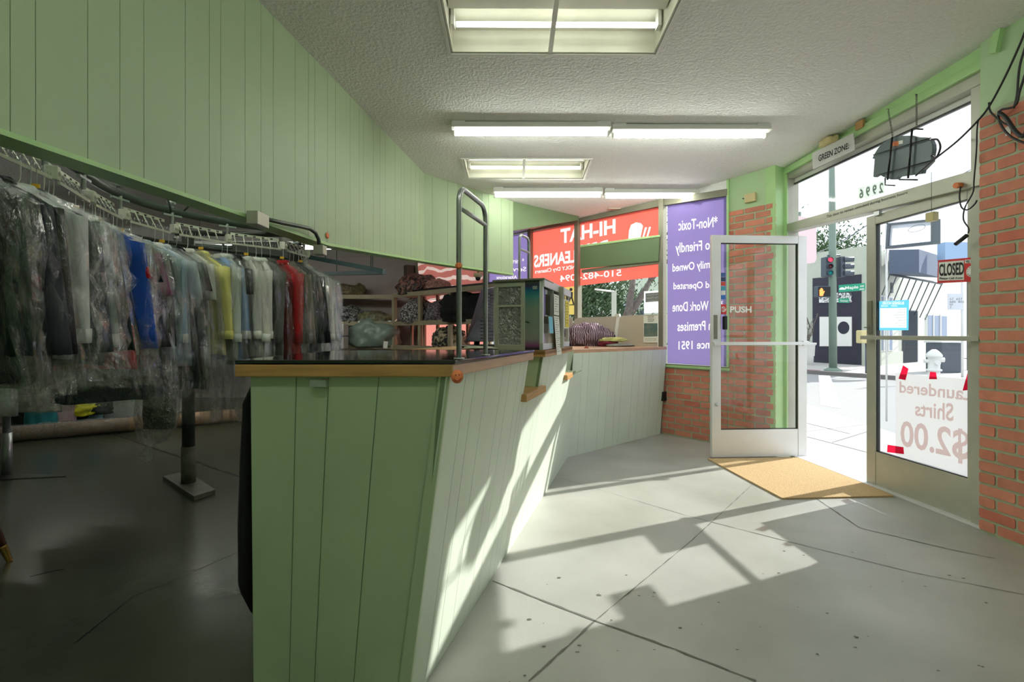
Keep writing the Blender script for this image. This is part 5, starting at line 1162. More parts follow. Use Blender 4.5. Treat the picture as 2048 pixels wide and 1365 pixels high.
lump('crumpled_cloth', 'dark cloth bundle right of the yellow cloth', 'cloth', v3(at(192, 0, 6.6).x, 6.62, .12), (.18, .14, .18), mat('dark_bundle', (28, 30, 36), .8), 35, amp=.3)
lt = thing('work_table', 'black edged table end at the far left below the garments', 'table', (-4.35, 3.25, 0))
MB().box((-4.35, 3.25, .945), (.8, .9, .05)).build('table_top', M['black'], lt, bevel=.01)
for x_, y_ in ((-4.65, 2.9), (-4.05, 2.9), (-4.65, 3.6), (-4.05, 3.6)): MB().tube([(x_, y_, .92), (x_, y_, 0.004)], .02, 10).build('leg', M['steel'], lt)

# ------------------------------------------------------------------ signs and cables on the shop front
def q4(fr, P, n): return [fr.uz(x, y, n) for x, y in P]
gz = thing('hanging_sign', 'white GREEN ZONE sign board fixed at the top of the transom', 'sign', DW.px(1667, 322, .1))
MB().fp(DW, q4(DW, [(1625, 307), (1708, 266), (1710, 300), (1627, 339)], .10), .10, .106).build('board', mat('pale_grey_board', (206, 206, 206), .5), gz)
lpx('GREEN ZONE:', DW, [(1637, 324), (1698, 297), (1698, 285), (1637, 311)], .1075, M['ink'], gz, bold=.02)
hn_ = thing('house_number', 'street number 2996 on clear tiles stuck to the transom glass', 'number', DW.px(1742, 385, -.01))
for k in range(4):
    f0, f1 = k / 4 + .01, (k + 1) / 4 - .01; ip = lambda a, b, f: (a[0] + (b[0] - a[0]) * f, a[1] + (b[1] - a[1]) * f)
    bt_, tt_ = ((1769, 386), (1716, 401)), ((1769, 361), (1716, 376))
    tile = pane(DW, q4(DW, [ip(*bt_, f0), ip(*bt_, f1), ip(*tt_, f1), ip(*tt_, f0)], -.01), -.01, 'number_tile', film('tile_film', (188, 200, 192), .5, .15), hn_)
    b2, t2 = ((1769, 384), (1716, 399)), ((1769, 364), (1716, 379))
    letter('2996'[k], DW, q4(DW, [ip(*b2, f0 + .04), ip(*b2, f1 - .04), ip(*t2, f1 - .04), ip(*t2, f0 + .04)], -.008), -.008, film('digit_film', (120, 134, 124), .5, .05), tile, name='digit', bold=.03)
nb = thing('neon_sign', 'dark slate backed neon sign hanging on two chains in the transom', 'sign', DW.px(1805, 315, .15))
Z = lambda L_, k=3.1, ox=1700, oy=160: [(ox + x / k, oy + y / k) for x, y in L_]
op = Z([(138, 488), (150, 460), (175, 420), (205, 390), (240, 366), (285, 352), (330, 346), (380, 345), (430, 358), (455, 356), (480, 358), (500, 373), (511, 400), (513, 430), (505, 480), (503, 505), (470, 540), (450, 560), (445, 580), (370, 590), (300, 600), (285, 616), (255, 618), (225, 610), (190, 593), (170, 592), (150, 604), (143, 600), (152, 490)])
MB().fp(DW, q4(DW, op, .15), .12, .15).build('sign_back', M['neonback'], nb, bevel=.002)
k = MB(); P3 = lambda x, y, n=.17: DW.px(1700 + x / 3.1, 160 + y / 3.1, n)
k.tube([P3(262, 355), P3(232, 620)], .007, 6); k.tube([P3(385, 305), P3(360, 610)], .007, 6)
k.tube([P3(145, 465), P3(500, 360)], .004, 6); k.tube([P3(170, 590), P3(505, 500)], .004, 6); k.tube([P3(385, 303), P3(452, 306)], .005, 6); k.tube([P3(218, 608), P3(218, 652), P3(278, 655)], .005, 6); k.tube([P3(305, 618), P3(418, 620)], .005, 6)
k.build('bracket_rods', M['black'], nb)
MB().fp(DW, q4(DW, Z([(260, 412), (300, 408), (300, 378), (262, 385)]), .151), .150, .1515).build('orange_label', M['sticker'], nb)
MB().fp(DW, q4(DW, Z([(302, 400), (328, 395), (328, 374), (302, 378)]), .151), .150, .1515).build('white_label', M['white'], nb)
def chain(a, b, par):
    n_ = int((b - a).length / .016); c = MB()
    for i in range(n_):
        p_ = a.lerp(b, (i + .5) / n_); ax = Vector((1, 0, 0)) if i % 2 else Vector((0, 1, 0))
        c.tube([p_ + ax * (.0055 * math.cos(t)) + v3(0, 0, .011 * math.sin(t)) for t in [math.pi * 2 * j / 8 for j in range(9)]], .0017, 5)
    return c.build('chain', M['chain'], par)
chain(P3(265, 352, .16), P3(238, 195, .12), nb); chain(P3(413, 303, .16), P3(412, 95, .12), nb)
hk_ = MB(); hk_.tube([P3(238, 195, .12), P3(240, 180, .10), P3(225, 180, .06)], .003, 6); hk_.tube([P3(412, 98, .12), P3(405, 88, .10), P3(420, 92, .06)], .003, 6); hk_.build('ceiling_hooks', M['chain'], nb)
MB().tube(resample([P3(505, 370, .16), P3(545, 372, .17), P3(560, 420, .18), P3(535, 480, .17), P3(505, 470, .15)], .01), .006, 8).build('conduit_loop', M['cable'], nb)
bb = DW.px(1720, 250, .08); tag(MB().box(bb, (.02, .075, .06), rz=math.atan2(DW.d.y, DW.d.x) - math.pi / 2).build('bare_wood_patch', M['wood']), 'small bare wood block on the header above the sign board', 'patch')
lump('foam_blob', 'yellowed foam blob squeezed above the GREEN ZONE sign', 'foam', DW.px(1658, 290, .10), (.05, .09, .07), M['cream_pl'], 41, amp=.3)
def cabp(label, pts, r=.0045, m='cable', fr=DW, name='cable'):
    return cable(label, [fr.px(x, y, n) for x, y, n in pts], r, m, name)
def rwp(x, y, n=.04): return RW.px(x, y, n)
cable('black cable from the ceiling corner sweeping down to the neon sign', [rwp(2060, 30), rwp(2046, 74), rwp(2012, 150), rwp(1980, 210, .05), DW.px(1957, 240, .16), DW.px(1915, 282, .17), DW.px(1865, 322, .17), DW.px(1830, 353, .16)], .0055)
cable('thin black cable dropping beside the column to a dangling socket', [DW.px(1957, 238, .15), DW.px(1954, 260, .14), DW.px(1953, 300, .12), DW.px(1948, 360, .1), DW.px(1946, 385, .1), DW.px(1930, 415, .1), DW.px(1927, 440, .1), DW.px(1938, 458, .1), DW.px(1934, 472, .1)], .004)
cable('brown cable hanging from the orange plug beside the column', [DW.px(1921, 373, .1), DW.px(1919, 395, .1), DW.px(1923, 415, .1), DW.px(1935, 420, .1), DW.px(1950, 408, .1), DW.px(1956, 395, .1)], .0045)
MB_ = MB().tube([DW.px(1934, 471, .1), DW.px(1911, 489, .1)], .012, 12); tag(MB_.build('cable_socket', M['black']), 'black socket dangling at the end of the cable', 'socket')
og = thing('orange_plug', 'orange round plug fixed on the door head beside the column', 'plug', DW.px(1919, 370, .09)); MB().tube([DW.px(1922, 371, .06), DW.px(1911, 371, .10)], .018, 14).build('plug_body', M['sticker'], og)
wb = thing('hanging_adapter', 'cream box hanging on a string in front of the door glass', 'adapter', DW.px(1864, 434, .12)); MB().box(DW.px(1864, 434, .12), (.045, .055, .06), rz=.2).build('box_body', M['cream_pl'], wb, bevel=.004); MB().tube([DW.px(1863, 345, .14), DW.px(1863, 426, .12)], .0015, 5).build('string', M['cable'], wb)
cable('black cable loop hanging over the brick column', [rwp(2060, 120), rwp(2040, 180), rwp(2030, 212), rwp(1998, 222), rwp(2002, 250), rwp(2024, 275), rwp(2060, 290)], .006)
cable('black cable crossing in front of the brick column top', [rwp(1978, 205), rwp(1982, 225), rwp(2010, 248), rwp(2030, 250)], .005)
cable('black cable rising from the coil to the ceiling corner', [rwp(2062, 60), rwp(2040, 130), rwp(2034, 190), rwp(2026, 220)], .0055)
cable('thick black coil resting against the bricks', [rwp(1999, 226, .05), rwp(2012, 236, .05), rwp(2030, 262, .05), rwp(2048, 272, .05), rwp(2060, 240, .05)], .011)
tag(MB().box(rwp(2016, 262, .012), (.002, .03, .05)).build('wall_label', M['paper']), 'small white label stuck to the brick column', 'label')
# sensor on the green wall above the pillar
sn = thing('alarm_sensor', 'cream alarm sensor on the green wall above the brick pillar', 'sensor', PW.px(1503, 397, .02))
MB().fb(PW, *[f for f in (PW.uz(1514, 397)[0], PW.uz(1492, 397)[0])], PW.uz(1503, 405)[1], PW.uz(1503, 388)[1], .001, .04).build('sensor_body', M['cream_pl'], sn, bevel=.004)
MB().tube([PW.px(1492, 398, .02), PW.px(1485, 397, .02)], .005, 8).build('stub', M['black'], sn)
soc = fl(1328, 800, .30); tag(MB().box(PW.px(1327, 793, .03), (.05, .07, .11), rz=-.9).build('wall_socket', M['black'], bevel=.004), 'black power socket at the left edge of the brick knee wall', 'socket')

# CLOSED sign
cs = thing('closed_sign', 'red and white CLOSED sign with return clock on the door glass', 'sign', clf.px(1915, 540, .03))
MB().fp(clf, q4(clf, [(1874.5, 567), (1957, 563), (1957, 514), (1876, 521)], .03), .026, .03).build('red_board', M['red'], cs)
MB().fp(clf, q4(clf, [(1877, 562), (1928, 560), (1928, 521), (1878, 525)], .031), .0305, .0315).build('white_panel', M['white'], cs)
MB().fp(clf, q4(clf, [(1930.5, 559), (1956, 558), (1956, 528), (1930.5, 529)], .031), .0305, .031).build('clock_panel', M['red'], cs)
lpx('CLOSED', clf, [(1878, 553), (1928, 550), (1928, 524), (1878, 529)], .0325, M['ink'], cs, bold=.03)
lpx('Please Call Again', clf, [(1879, 561), (1926, 559), (1926, 554), (1879, 555)], .0325, M['ink'], cs, bold=.02)
MB().fp(clf, q4(clf, [(1930, 527), (1956, 526), (1956, 518), (1930, 520)], .031), .0305, .0315).build('white_strip', M['white'], cs)
lpx('WILL RETURN', clf, [(1931, 526), (1956, 525), (1956, 520), (1931, 521)], .0325, M['ink'], cs, bold=.02)
cc = clf.px(1944, 543, .031); MB().lathe(cc, [(0, 0), (.036, 0), (.036, .001), (0, .001)], 28, axis=clf.n).build('clock_face', M['white'], cs)
k = MB(); up_z = v3(0, 0, 1)
for i in range(12): a_ = i * math.pi / 6; k.lathe(cc + clf.d * (.029 * math.sin(a_)) + up_z * (.029 * math.cos(a_)) + clf.n * .001, [(0, 0), (.0025, 0), (.0025, .001), (0, .001)], 6, axis=clf.n)
k.build('clock_marks', M['ink'], cs)
k = MB(); k.prism([cc + clf.n * .002 + q for q in (clf.d * -.003, clf.d * .003, clf.d * .004 + up_z * .022)], clf.n * .001); k.prism([cc + clf.n * .002 + q for q in (up_z * -.003, up_z * .003 + clf.d * .002, clf.d * -.008 + up_z * -.02)], clf.n * .001); k.build('clock_hands', M['red'], cs)
# business hours card (faces the street)
bh = vinyl('hours_card', 'pale blue bordered opening hours card on the door glass, seen from behind', clf, [(1756, 661), (1817, 661), (1818, 600), (1757, 603)], -.004, M['sky_blue'], M['sheet_card'],
           [('BUSINESS HOURS', 1808, 1765, 603.5, 609.5, 0, .02), ('OPEN    CLOSE', 1795, 1762, 611, 613.5, 0, .02)], cat='card', extra=([(1760, 656), (1813, 656), (1813, 616), (1760, 617)],))
for i, dd in enumerate(['Monday', 'Tuesday', 'Wednesday', 'Thursday', 'Friday', 'Saturday', 'Sunday']):
    y = 618 + i * 5.4; row(dd, clf, 1811, 1811 - 2.6 * len(dd), y, y + 3.2, 0, -.002, M['greyink'], bh, name='day_name')
# laundered shirts banner
lbn = MB()
vin = vinyl('price_banner', 'white Laundered Shirts price sheet taped low on the door glass', clf, [(1791, 910), (1940, 956), (1950, 760), (1791, 747)], .006, M['sheet'], M['sheet'], [], cat='banner')
for s_, P in (('Laundered', [(1944, 803), (1799, 786), (1799, 763), (1944, 775)]), ('Shirts', [(1907, 844), (1830, 832), (1830, 804), (1907, 807)]), ('$2.00', [(1938, 932), (1801, 900), (1801, 841), (1938, 860)])):
    lpx(s_, clf, P, .007, film('banner_ink', (222, 196, 190), .9, .35, (240, 225, 222)), vin, bold=.02)
for i, (P, lab) in enumerate([([(1797, 758), (1811, 761), (1817, 738), (1806, 731)], 'red tape strip at the top left corner of the price sheet'), ([(1925, 782), (1942, 780), (1952, 730), (1940, 728)], 'long red tape strip at the top right corner of the price sheet'), ([(1774, 905), (1808, 909), (1807, 895), (1775, 890)], 'red tape strip at the lower left corner of the price sheet')]):
    tag(pane(clf, q4(clf, P, .010), .010, 'tape_strip', M['tape']), lab, 'tape')
tag(pane(clf, q4(clf, [(1858, 759), (1874, 759), (1872, 745), (1860, 744)], .010), .010, 'tape_strip', M['tape']), 'small red tape piece at the middle of the sheet top edge', 'tape')
# box sign hanging outside the door
HF = Fr((5.1, 6.3), DW.d); hp_ = HF.px(1771, 470)
hs = thing('box_sign', 'framed white box sign on a slim post outdoors, seen through the door glass', 'sign', (hp_.x, hp_.y, 0))
P = [(1770, 498), (1866, 488), (1866, 438), (1774, 447)]
fq = q4(HF, P, 0); fi = q4(HF, [(1776, 492), (1861, 483), (1861, 443), (1779, 451)], 0); k = MB()
for i in range(4): k.fp(HF, [fq[i], fq[(i + 1) % 4], fi[(i + 1) % 4], fi[i]], -.1, 0)
k.build('sign_frame', M['signal'], hs, bevel=.003)
pane(HF, q4(HF, [(1775, 493), (1862, 484), (1862, 442), (1778, 450)], -.02), -.02, 'white_face', film('frosted_face', (226, 232, 244), .7, .05), hs)
k = MB(); c0 = HF.uz(1833, 457, -.01); k.tube([HF.p(c0[0] + .12 * math.cos(t), c0[1] + .04 * math.sin(t), -.01) for t in [i * math.pi / 12 for i in range(25)]], .003, 5); k.build('speech_bubble', M['signal'], hs)
MB().tube([HF.px(1773, 498, -.05).xy.to_3d(), HF.px(1773, 450, -.05)], .012, 8).build('post', M['alum'], hs)

# ------------------------------------------------------------------ street
G0 = -.12
struct(MB().prism([(-20, -12, G0 - .05), (70, -12, G0 - .05), (70, 80, G0 - .05), (-20, 80, G0 - .05)], (0, 0, .05)).build('street', M['street']))
nc1, nc2 = fl(1611, 807), fl(1735, 848)
cd_ = (nc1 - nc2).normalized(); far_ = nc1 + cd_ * 2.6; near_ = nc2 - cd_ * 14
sw = MB().prism([(J.x + .05, J.y, -.13), (DA.x + .12, 3.8, -.13), (DB.x + .12, 3.0, -.13), (3.2, -1.8, -.13), (near_.x, near_.y, -.13), (nc2.x, nc2.y, -.13), (nc1.x, nc1.y, -.13), (far_.x, far_.y, -.13), (3.2, 12.2, -.13), (-8, 14.5, -.13), (-8, 10.5, -.13), (Lend.x, Lend.y + .2, -.13), (PA.x, PA.y + .05, -.13)], (0, 0, .122))
so1 = struct(sw.build('sidewalk_near', M['sidewalk']))
k = MB()
for a, b in (((1611, 873), (1735, 905)), ((1611, 846), (1700, 868)), ((1665, 885), (1740, 862))):
    p, q = fl(*a, -.005), fl(*b, -.005); n = v3(-(q - p).y, (q - p).x, 0).normalized() * .008; k.add([p + n, q + n, q - n, p - n], [(0, 1, 2, 3)])
k.build('paving_joint', M['greyink'], so1)
p, q = fl(1611, 748, G0), fl(1740, 757, G0); fd = (q - p).normalized(); fo_ = v3(-fd.y, fd.x, 0); fo_ = fo_ if fo_.y > 0 else -fo_
pa, pb2 = p - fd * 6, q + fd * 45
fw = struct(MB().prism([pa, pb2, pb2 + fo_ * 14, pa + fo_ * 14], (0, 0, .12)).build('sidewalk_far', M['sidewalk']))
MB().prism([pa, pb2, pb2 + fo_ * .15, pa + fo_ * .15], (0, 0, .125)).build('kerb', mat('grey_kerb', (170, 166, 164), .8), fw)
MB().prism([pa, fl(1635, 749.5, G0), fl(1635, 749.5, G0) + fo_ * .17, pa + fo_ * .17], (0, 0, .13)).build('red_kerb', mat('red_kerb_paint', (150, 80, 88), .8), fw)
cw_ = MB().prism([fl(x, y, G0 + .002) for x, y in [(1637, 751), (1660, 752), (1684, 818), (1641, 811)]], (0, 0, .003)).build('crosswalk_stripe', M['paint_w']); struct(cw_)

# building across the street: corner facing the camera
bc_ = fl(1745, 732); blf = fl(1624, 725); LF = Fr(bc_, blf - bc_, (-1, -.3)); lfw = (blf - bc_).length
brr = v3(24.2, 25.5, 0); brl = v3(14.1, 18.8, 0)
RF = Fr(brl, brr - brl, (0, -1)); rfw = (brr - brl).length
bl_ = thing('corner_building', 'beige stucco corner building across the street with navy boarded wall', 'building', (bc_.x + 1, bc_.y + 3, 0))
zt0 = LF.uz(1739, 491)[1]; zt1 = LF.uz(1634, 503)[1]
w_ = MB().fp(LF, [(-.1, -.02), (lfw + 2.5, -.02), (lfw + 2.5, zt1), (-.1, zt0)], -.35, 0); w_.build('left_wall', M['bld'], bl_)
w_ = MB().fp(RF, [(-.35, -.02), (rfw + 12, -.02), (rfw + 12, 4.5), (-.35, 4.4)], -.35, 0); w_.build('right_wall', M['bld_w'], bl_)
MB().prism([(bc_.x + .3, bc_.y + .3, 3.9), (brr.x + 9, brr.y + 6.5, 3.9), (brr.x + 4, brr.y + 14, 3.9), (blf.x - 1, blf.y + 6, 3.9)], (0, 0, .1)).build('roof', M['bld'], bl_)
nv = MB().fp(LF, q4(LF, [(1625, 724.5), (1722, 731), (1722, 549), (1625, 557)], .03), 0, .03); nv = nv.build('navy_boarding', M['darkwall'], bl_)
ms = MB().fp(LF, q4(LF, [(1639, 693), (1703, 693), (1703, 634), (1639, 634)], .06), .03, .06).build('mural_board', M['white'], bl_)
c0 = LF.uz(1687, 656, .063); MB().fp(LF, [(c0[0] + (.23) * math.cos(t), c0[1] + .25 * math.sin(t)) for t in [i * math.pi / 12 for i in range(24)]], .061, .064).build('dark_oval', M['darkwall'], ms)
MB().fp(LF, q4(LF, [(1638, 606), (1703, 605), (1703, 586), (1638, 586)], .06), .03, .06).build('graffiti_strip', patt('graffiti', (60, 60, 66), (228, 230, 230), 5), bl_)
def rb(name, x0, x1, y0, y1, m, n0=0, n1=.04, par=None):
    n = n1; (ua, _), (ub, _) = RF.uz(x0, 700, n), RF.uz(x1, 700, n); um_ = (x0 + x1) / 2; return MB().fb(RF, min(ua, ub), max(ua, ub), RF.uz(um_, y1, n)[1], RF.uz(um_, y0, n)[1], n0, n1).build(name, M[m] if isinstance(m, str) else m, par or bl_)
bw = mat('blue_grey_window', (130, 146, 172), .3); 
for x0, x1, y0, y1 in ((1760, 1787, 592, 703), (1854, 1896, 629, 680)):
    f_ = rb('window_frame', x0, x1, y0, y1, 'white'); rb('window_pane', x0 + 2, x1 - 2, y0 + 3, y1 - 2, bw, .04, .05, f_)
    for xx in ((x0 * 2 + x1) / 3, (x0 + x1 * 2) / 3): rb('mullion', xx - .7, xx + .7, y0, y1, 'white', .05, .08, f_)
rb('plinth', 1760, 1806, 704, 730, mat('pale_block', (206, 208, 196), .85), 0, .06)
gd = rb('gate_frame', 1806, 1836, 621, 727, mat('dark_grille', (84, 92, 98), .5), 0, .04)
k = MB(); (ua, _), (ub, _) = RF.uz(1808, 700, .06), RF.uz(1834, 700, .06)
for i in range(14): u = ua + (ub - ua) * i / 13; k.fb(RF, u - .01, u + .01, .02, RF.uz(1820, 623)[1], .04, .07)
k.build('grille_bars', M['signal'], gd)
v_ = rb('wall_vent', 1783, 1787, 566, 586, M['signal'])
aw = MB(); aw.hexa([at(1778, 548, 17.4), at(1838, 545, 15.2), at(1884, 556, 18.2), at(1800, 552, 20), at(1778, 500, 17.4), at(1838, 499, 15.2), at(1884, 513, 18.2), at(1800, 505, 20)])
aw.build('dark_awning', mat('navy_awning', (84, 98, 124), .7), bl_)
k = MB(); a0, a1, b0, b1 = at(1780, 549, 17.4), at(1884, 568, 18.5), at(1760, 600, 19.2), at(1850, 640, 21)
for i in range(9): f_ = i / 8; k.tube([a0.lerp(a1, f_), b0.lerp(b1, f_)], .02, 5)
k.tube([a0, a1], .04, 6); k.build('awning_rods', M['signal'], bl_)
# pink projecting sign, signals and pole
pk_ = thing('pink_sign', 'pale pink rounded sign panel projecting beside the door edge outdoors', 'sign', at(1612, 530, 12.0))
P = [at(x, y, 12.0) for x, y in [(1590, 530), (1628, 526), (1631, 523), (1633, 518), (1633, 440), (1590, 430)]]
MB().prism(P, (0, .25, 0)).build('panel', mat('pale_pink', (232, 206, 212), .7), pk_)
g = at(1598, 500, 12.12); MB().tube([(g.x, g.y, -.01), (g.x, g.y, 4.2)], .07, 10).build('post', M['pole'], pk_)
pb_ = fl(1666, 742); px_ = lambda x, y, d=0: at(x, y, pb_.y + d)
sp_ = thing('traffic_light', 'grey green signal pole with two signal heads and a lit orange hand', 'traffic light', (pb_.x, pb_.y, 0))
MB().tube([(pb_.x, pb_.y, .0), (pb_.x - .02, pb_.y, 4), (pb_.x - .03, pb_.y, 9.0)], [.115, .105, .085], 20).build('pole', M['pole'], sp_)
MB().lathe((pb_.x, pb_.y, 0), [(0, 0), (.26, 0), (.26, .03), (.16, .09), (.12, .10), (0, .10)], 8).build('pole_base', M['pole'], sp_)
def lensm(c, e): return mat('signal_lens', c, .3, emit=e)
def head(x0, x1, y0, y1, lit, d, ry):
    a = px_(x0, y1, d); b = px_(x1, y0, d); c = (a + b) / 2; wd_ = abs(b.x - a.x); hh = b.z - a.z
    h = MB().box(c, (wd_, .25, hh)).build('signal_head', M['signal'], sp_, bevel=.02)
    for i, (cc_, e) in enumerate((((250, 50, 70), 2.2 if lit else 0), ((120, 60, 60), 0), ((30, 120, 118), .4 if lit else 0))):
        lc = v3(c.x + (wd_ * .15), c.y - .13, b.z - hh * (i + .5) / 3); r = hh / 6 * .72
        ax = v3(-.45, -1, 0).normalized() if lit else v3(1, -.35, 0).normalized()
        vs = MB(); q = ax.to_track_quat('Z', 'Y')
        vs.rings([[lc + q @ Vector((rr * math.cos(t), rr * math.sin(t), zz)) for t in [k * math.pi / 10 for k in range(20)]] for rr, zz in ((r, 0), (r * 1.05, .26 if not lit else .12), (r * .95, .26 if not lit else .12), (r * .9, 0))], cap=False)
        vs.build('visor', M['signal'], h)
        if lit: MB().lathe(lc + ax * .02, [(0, 0), (r * .88, 0), (r * .6, .04), (0, .06)], 18, axis=ax).build('lens', lensm(cc_, e), h)
head(1646, 1660, 515, 554, True, -.1, 0); head(1677, 1686, 514, 555, False, -.05, 0)
MB().tube([px_(1655, 512), px_(1680, 511)], .03, 8).build('bracket_arm', M['signal'], sp_)
a, b = px_(1631, 595, -.3), px_(1658, 573, -.3)
ph_ = MB().box((a + b) / 2, (b.x - a.x, .2, b.z - a.z)).build('walk_signal', M['signal'], sp_, bevel=.02)
MB().box((a + b) / 2 + v3(0, -.105, 0), ((b.x - a.x) * .88, .01, (b.z - a.z) * .86)).build('dark_face', M['ink'], ph_)
hm = MB(); hc = v3(a.x + (b.x - a.x) * .27, a.y - .115, (a.z + b.z) / 2 - .04)
hm.prism([hc + v3(x, 0, z) for x, z in [(-.06, -.1), (.04, -.1), (.07, -.02), (.10, .05), (.075, .06), (.05, .02), (.045, .12), (.02, .12), (.015, .15), (-.01, .15), (-.015, .13), (-.04, .13), (-.045, .09), (-.065, .09)]], (0, -.01, 0))
hm.build('orange_hand', mat('orange_hand_light', (255, 130, 60), .4, emit=1.6), ph_)
MB().tube([px_(1655, 584), px_(1662, 584)], .03, 8).build('bracket_arm', M['signal'], sp_)
a, b = px_(1677, 585, -.1), px_(1725, 570, -.1)
ssn = thing('street_sign', 'green Maple street name sign clamped to the signal pole', 'street sign', (a + b) / 2)
SF = Fr((a.x, a.y), (b.x - a.x, -.12), (0, -1)); wds = (b.x - a.x)
MB().fp(SF, [(0, a.z), (wds, a.z + .05), (wds, b.z + .04), (0, b.z - .01)], 0, .02).build('plate', M['sgreen'], ssn)
letter('Maple', SF, [(wds * .24, a.z + .06), (wds * .74, a.z + .09), (wds * .74, b.z - .03), (wds * .24, b.z - .06)], .022, M['white'], ssn, bold=.02)
letter('AVE', SF, [(wds * .80, b.z - .09), (wds * .95, b.z - .085), (wds * .95, b.z - .02), (wds * .80, b.z - .03)], .022, M['white'], ssn, bold=.02)
letter('3000', SF, [(wds * .78, a.z + .06), (wds * .96, a.z + .07), (wds * .96, a.z + .12), (wds * .78, a.z + .11)], .022, M['white'], ssn, bold=.02)
k = MB(); k.fp(SF, [(wds * .05 + .0 + .09 * math.cos(t) + .06, a.z + .08 + .08 * math.sin(t)) for t in [i * math.pi / 8 for i in range(9)]], .02, .024); k.build('tree_emblem', M['white'], ssn)
a, b = px_(1677, 606, .2), px_(1700, 597, .2); ss2 = thing('street_sign', 'smaller green street sign just below the Maple sign', 'street sign', (a + b) / 2)
SF2 = Fr((a.x, a.y), (1, .15), (0, -1)); MB().fb(SF2, 0, b.x - a.x, a.z, b.z, 0, .02).build('plate', M['sgreen'], ss2); letter('Avenue', SF2, [(.04, a.z + .03), (b.x - a.x - .05, a.z + .03), (b.x - a.x - .05, b.z - .03), (.04, b.z - .03)], .022, M['white'], ss2)
a, b = px_(1717, 687, -1), px_(1738, 661, -1); yb_ = thing('yellow_box', 'cream yellow utility box on a low post beside the door edge outdoors', 'box', ((a.x + b.x) / 2, a.y, 0))
MB().box((a + b) / 2, (b.x - a.x, .25, b.z - a.z)).build('box_body', M['cream_pl'], yb_, bevel=.03); MB().tube([((a.x + b.x) / 2 + .1, a.y, 0), ((a.x + b.x) / 2 + .1, a.y, a.z)], .05, 8).build('post', M['signal'], yb_)
# planter pot
a, b = at(1607, 724, 19.0), at(1628, 685, 19.0); pl_ = thing('planter_pot', 'white planter tub with a thin bare shrub by the navy wall', 'planter', ((a.x + b.x) / 2, 19, 0))
MB().lathe(((a.x + b.x) / 2, 19, -.005), [(0, .0), (.16, .0), (.17, .32), (.2, .36), (.22, .75), (.27, .8), (.27, .86), (0, .84)], 16).build('tub', M['white'], pl_)
k = MB(); rng = random.Random(4); c = v3((a.x + b.x) / 2, 19, .85)
for i in range(9):
    p = c.copy(); P = [p.copy()]
    for j in range(5): p += v3(rng.uniform(-.12, .12), rng.uniform(-.1, .1), rng.uniform(.14, .3)); P.append(p.copy())
    k.tube(P, .012, 5)
k.build('twigs', M['bark'], pl_)
# fire hydrant
hb_ = fl(1868, 757); hy = thing('fire_hydrant', 'white fire hydrant on the far sidewalk', 'hydrant', (hb_.x, hb_.y, 0))
MB().lathe((hb_.x, hb_.y, 0), [(0, 0), (.19, 0), (.19, .04), (.13, .05), (.13, .18), (.17, .2), (.17, .24), (.13, .26), (.13, .55), (.18, .58), (.18, .62), (.15, .68), (.09, .74), (.04, .78), (0, .78)], 18).build('barrel', M['white'], hy)
for ax, zz, r in ((v3(1, -.4, 0), .50, .065), (v3(-1, .4, 0), .46, .05), (v3(-.3, -1, 0), .42, .06)): q = v3(hb_.x, hb_.y, zz); MB().tube([q, q + ax.normalized() * .22], r, 12).build('outlet', M['white'], hy)
# utility cabinet
a, b = at(1884, 746, 15.0), at(1924, 686, 15.0); uc_ = thing('utility_cabinet', 'grey utility cabinet standing behind the hydrant', 'cabinet', ((a.x + b.x) / 2, 15.3, 0))
MB().box(((a.x + b.x) / 2, 15.3, b.z / 2), (b.x - a.x, .6, b.z - .01)).build('cabinet_body', M['signal'], uc_, bevel=.02); MB().box(((a.x + b.x) / 2, 15.3, b.z + .02), (b.x - a.x + .06, .66, .04)).build('lid', M['alum'], uc_)
# bus stop plate on a pole
a, b = at(1895, 620, 13.5), at(1924, 588, 13.5); bs_ = thing('bus_stop_sign', 'white bus stop plate with route numbers on a slim pole', 'sign', ((a.x + b.x) / 2 + .2, 13.5, 0))
BF_ = Fr((a.x, 13.5), (1, 0)); wbs = b.x - a.x
MB().fb(BF_, 0, wbs, a.z, b.z, 0, .02).build('plate', mat('pale_plate', (214, 218, 226), .5), bs_); MB().tube([(b.x + .03, 13.52, 0), (b.x + .03, 13.52, b.z + .5)], .03, 10).build('pole', M['alum'], bs_)
for i, s_ in enumerate(['57  657', '680  805', 'NX', '2']): zz = b.z - (b.z - a.z) * (.40 + .17 * i); letter(s_, BF_, [(.04, zz), (.04 + .05 * len(s_), zz), (.04 + .05 * len(s_), zz + .06), (.04, zz + .06)], .022, M['greyink'], bs_)
# blue box sign far right
a, b = at(1893, 520, 16), at(1962, 484, 16); bb_ = thing('blue_banner_sign', 'pale blue rooftop sign box behind the CLOSED sign', 'sign', ((a.x + b.x) / 2, 16.4, a.z))
MB().box(((a.x + b.x) / 2, 16.2, (a.z + b.z) / 2), (b.x - a.x, .3, b.z - a.z)).build('face', mat('pale_blue_sign', (150, 180, 214), .6), bb_); MB().tube([(b.x - .2, 16.2, 0), (b.x - .2, 16.2, a.z)], .06, 10).build('post', M['signal'], bb_)
# overhead line
cable('overhead power line crossing the sky beyond the doorway', [at(1600, 520, 20), at(1680, 485, 21), at(1770, 430, 22), at(1960, 330, 24)], .02, 'signal', 'power_line')

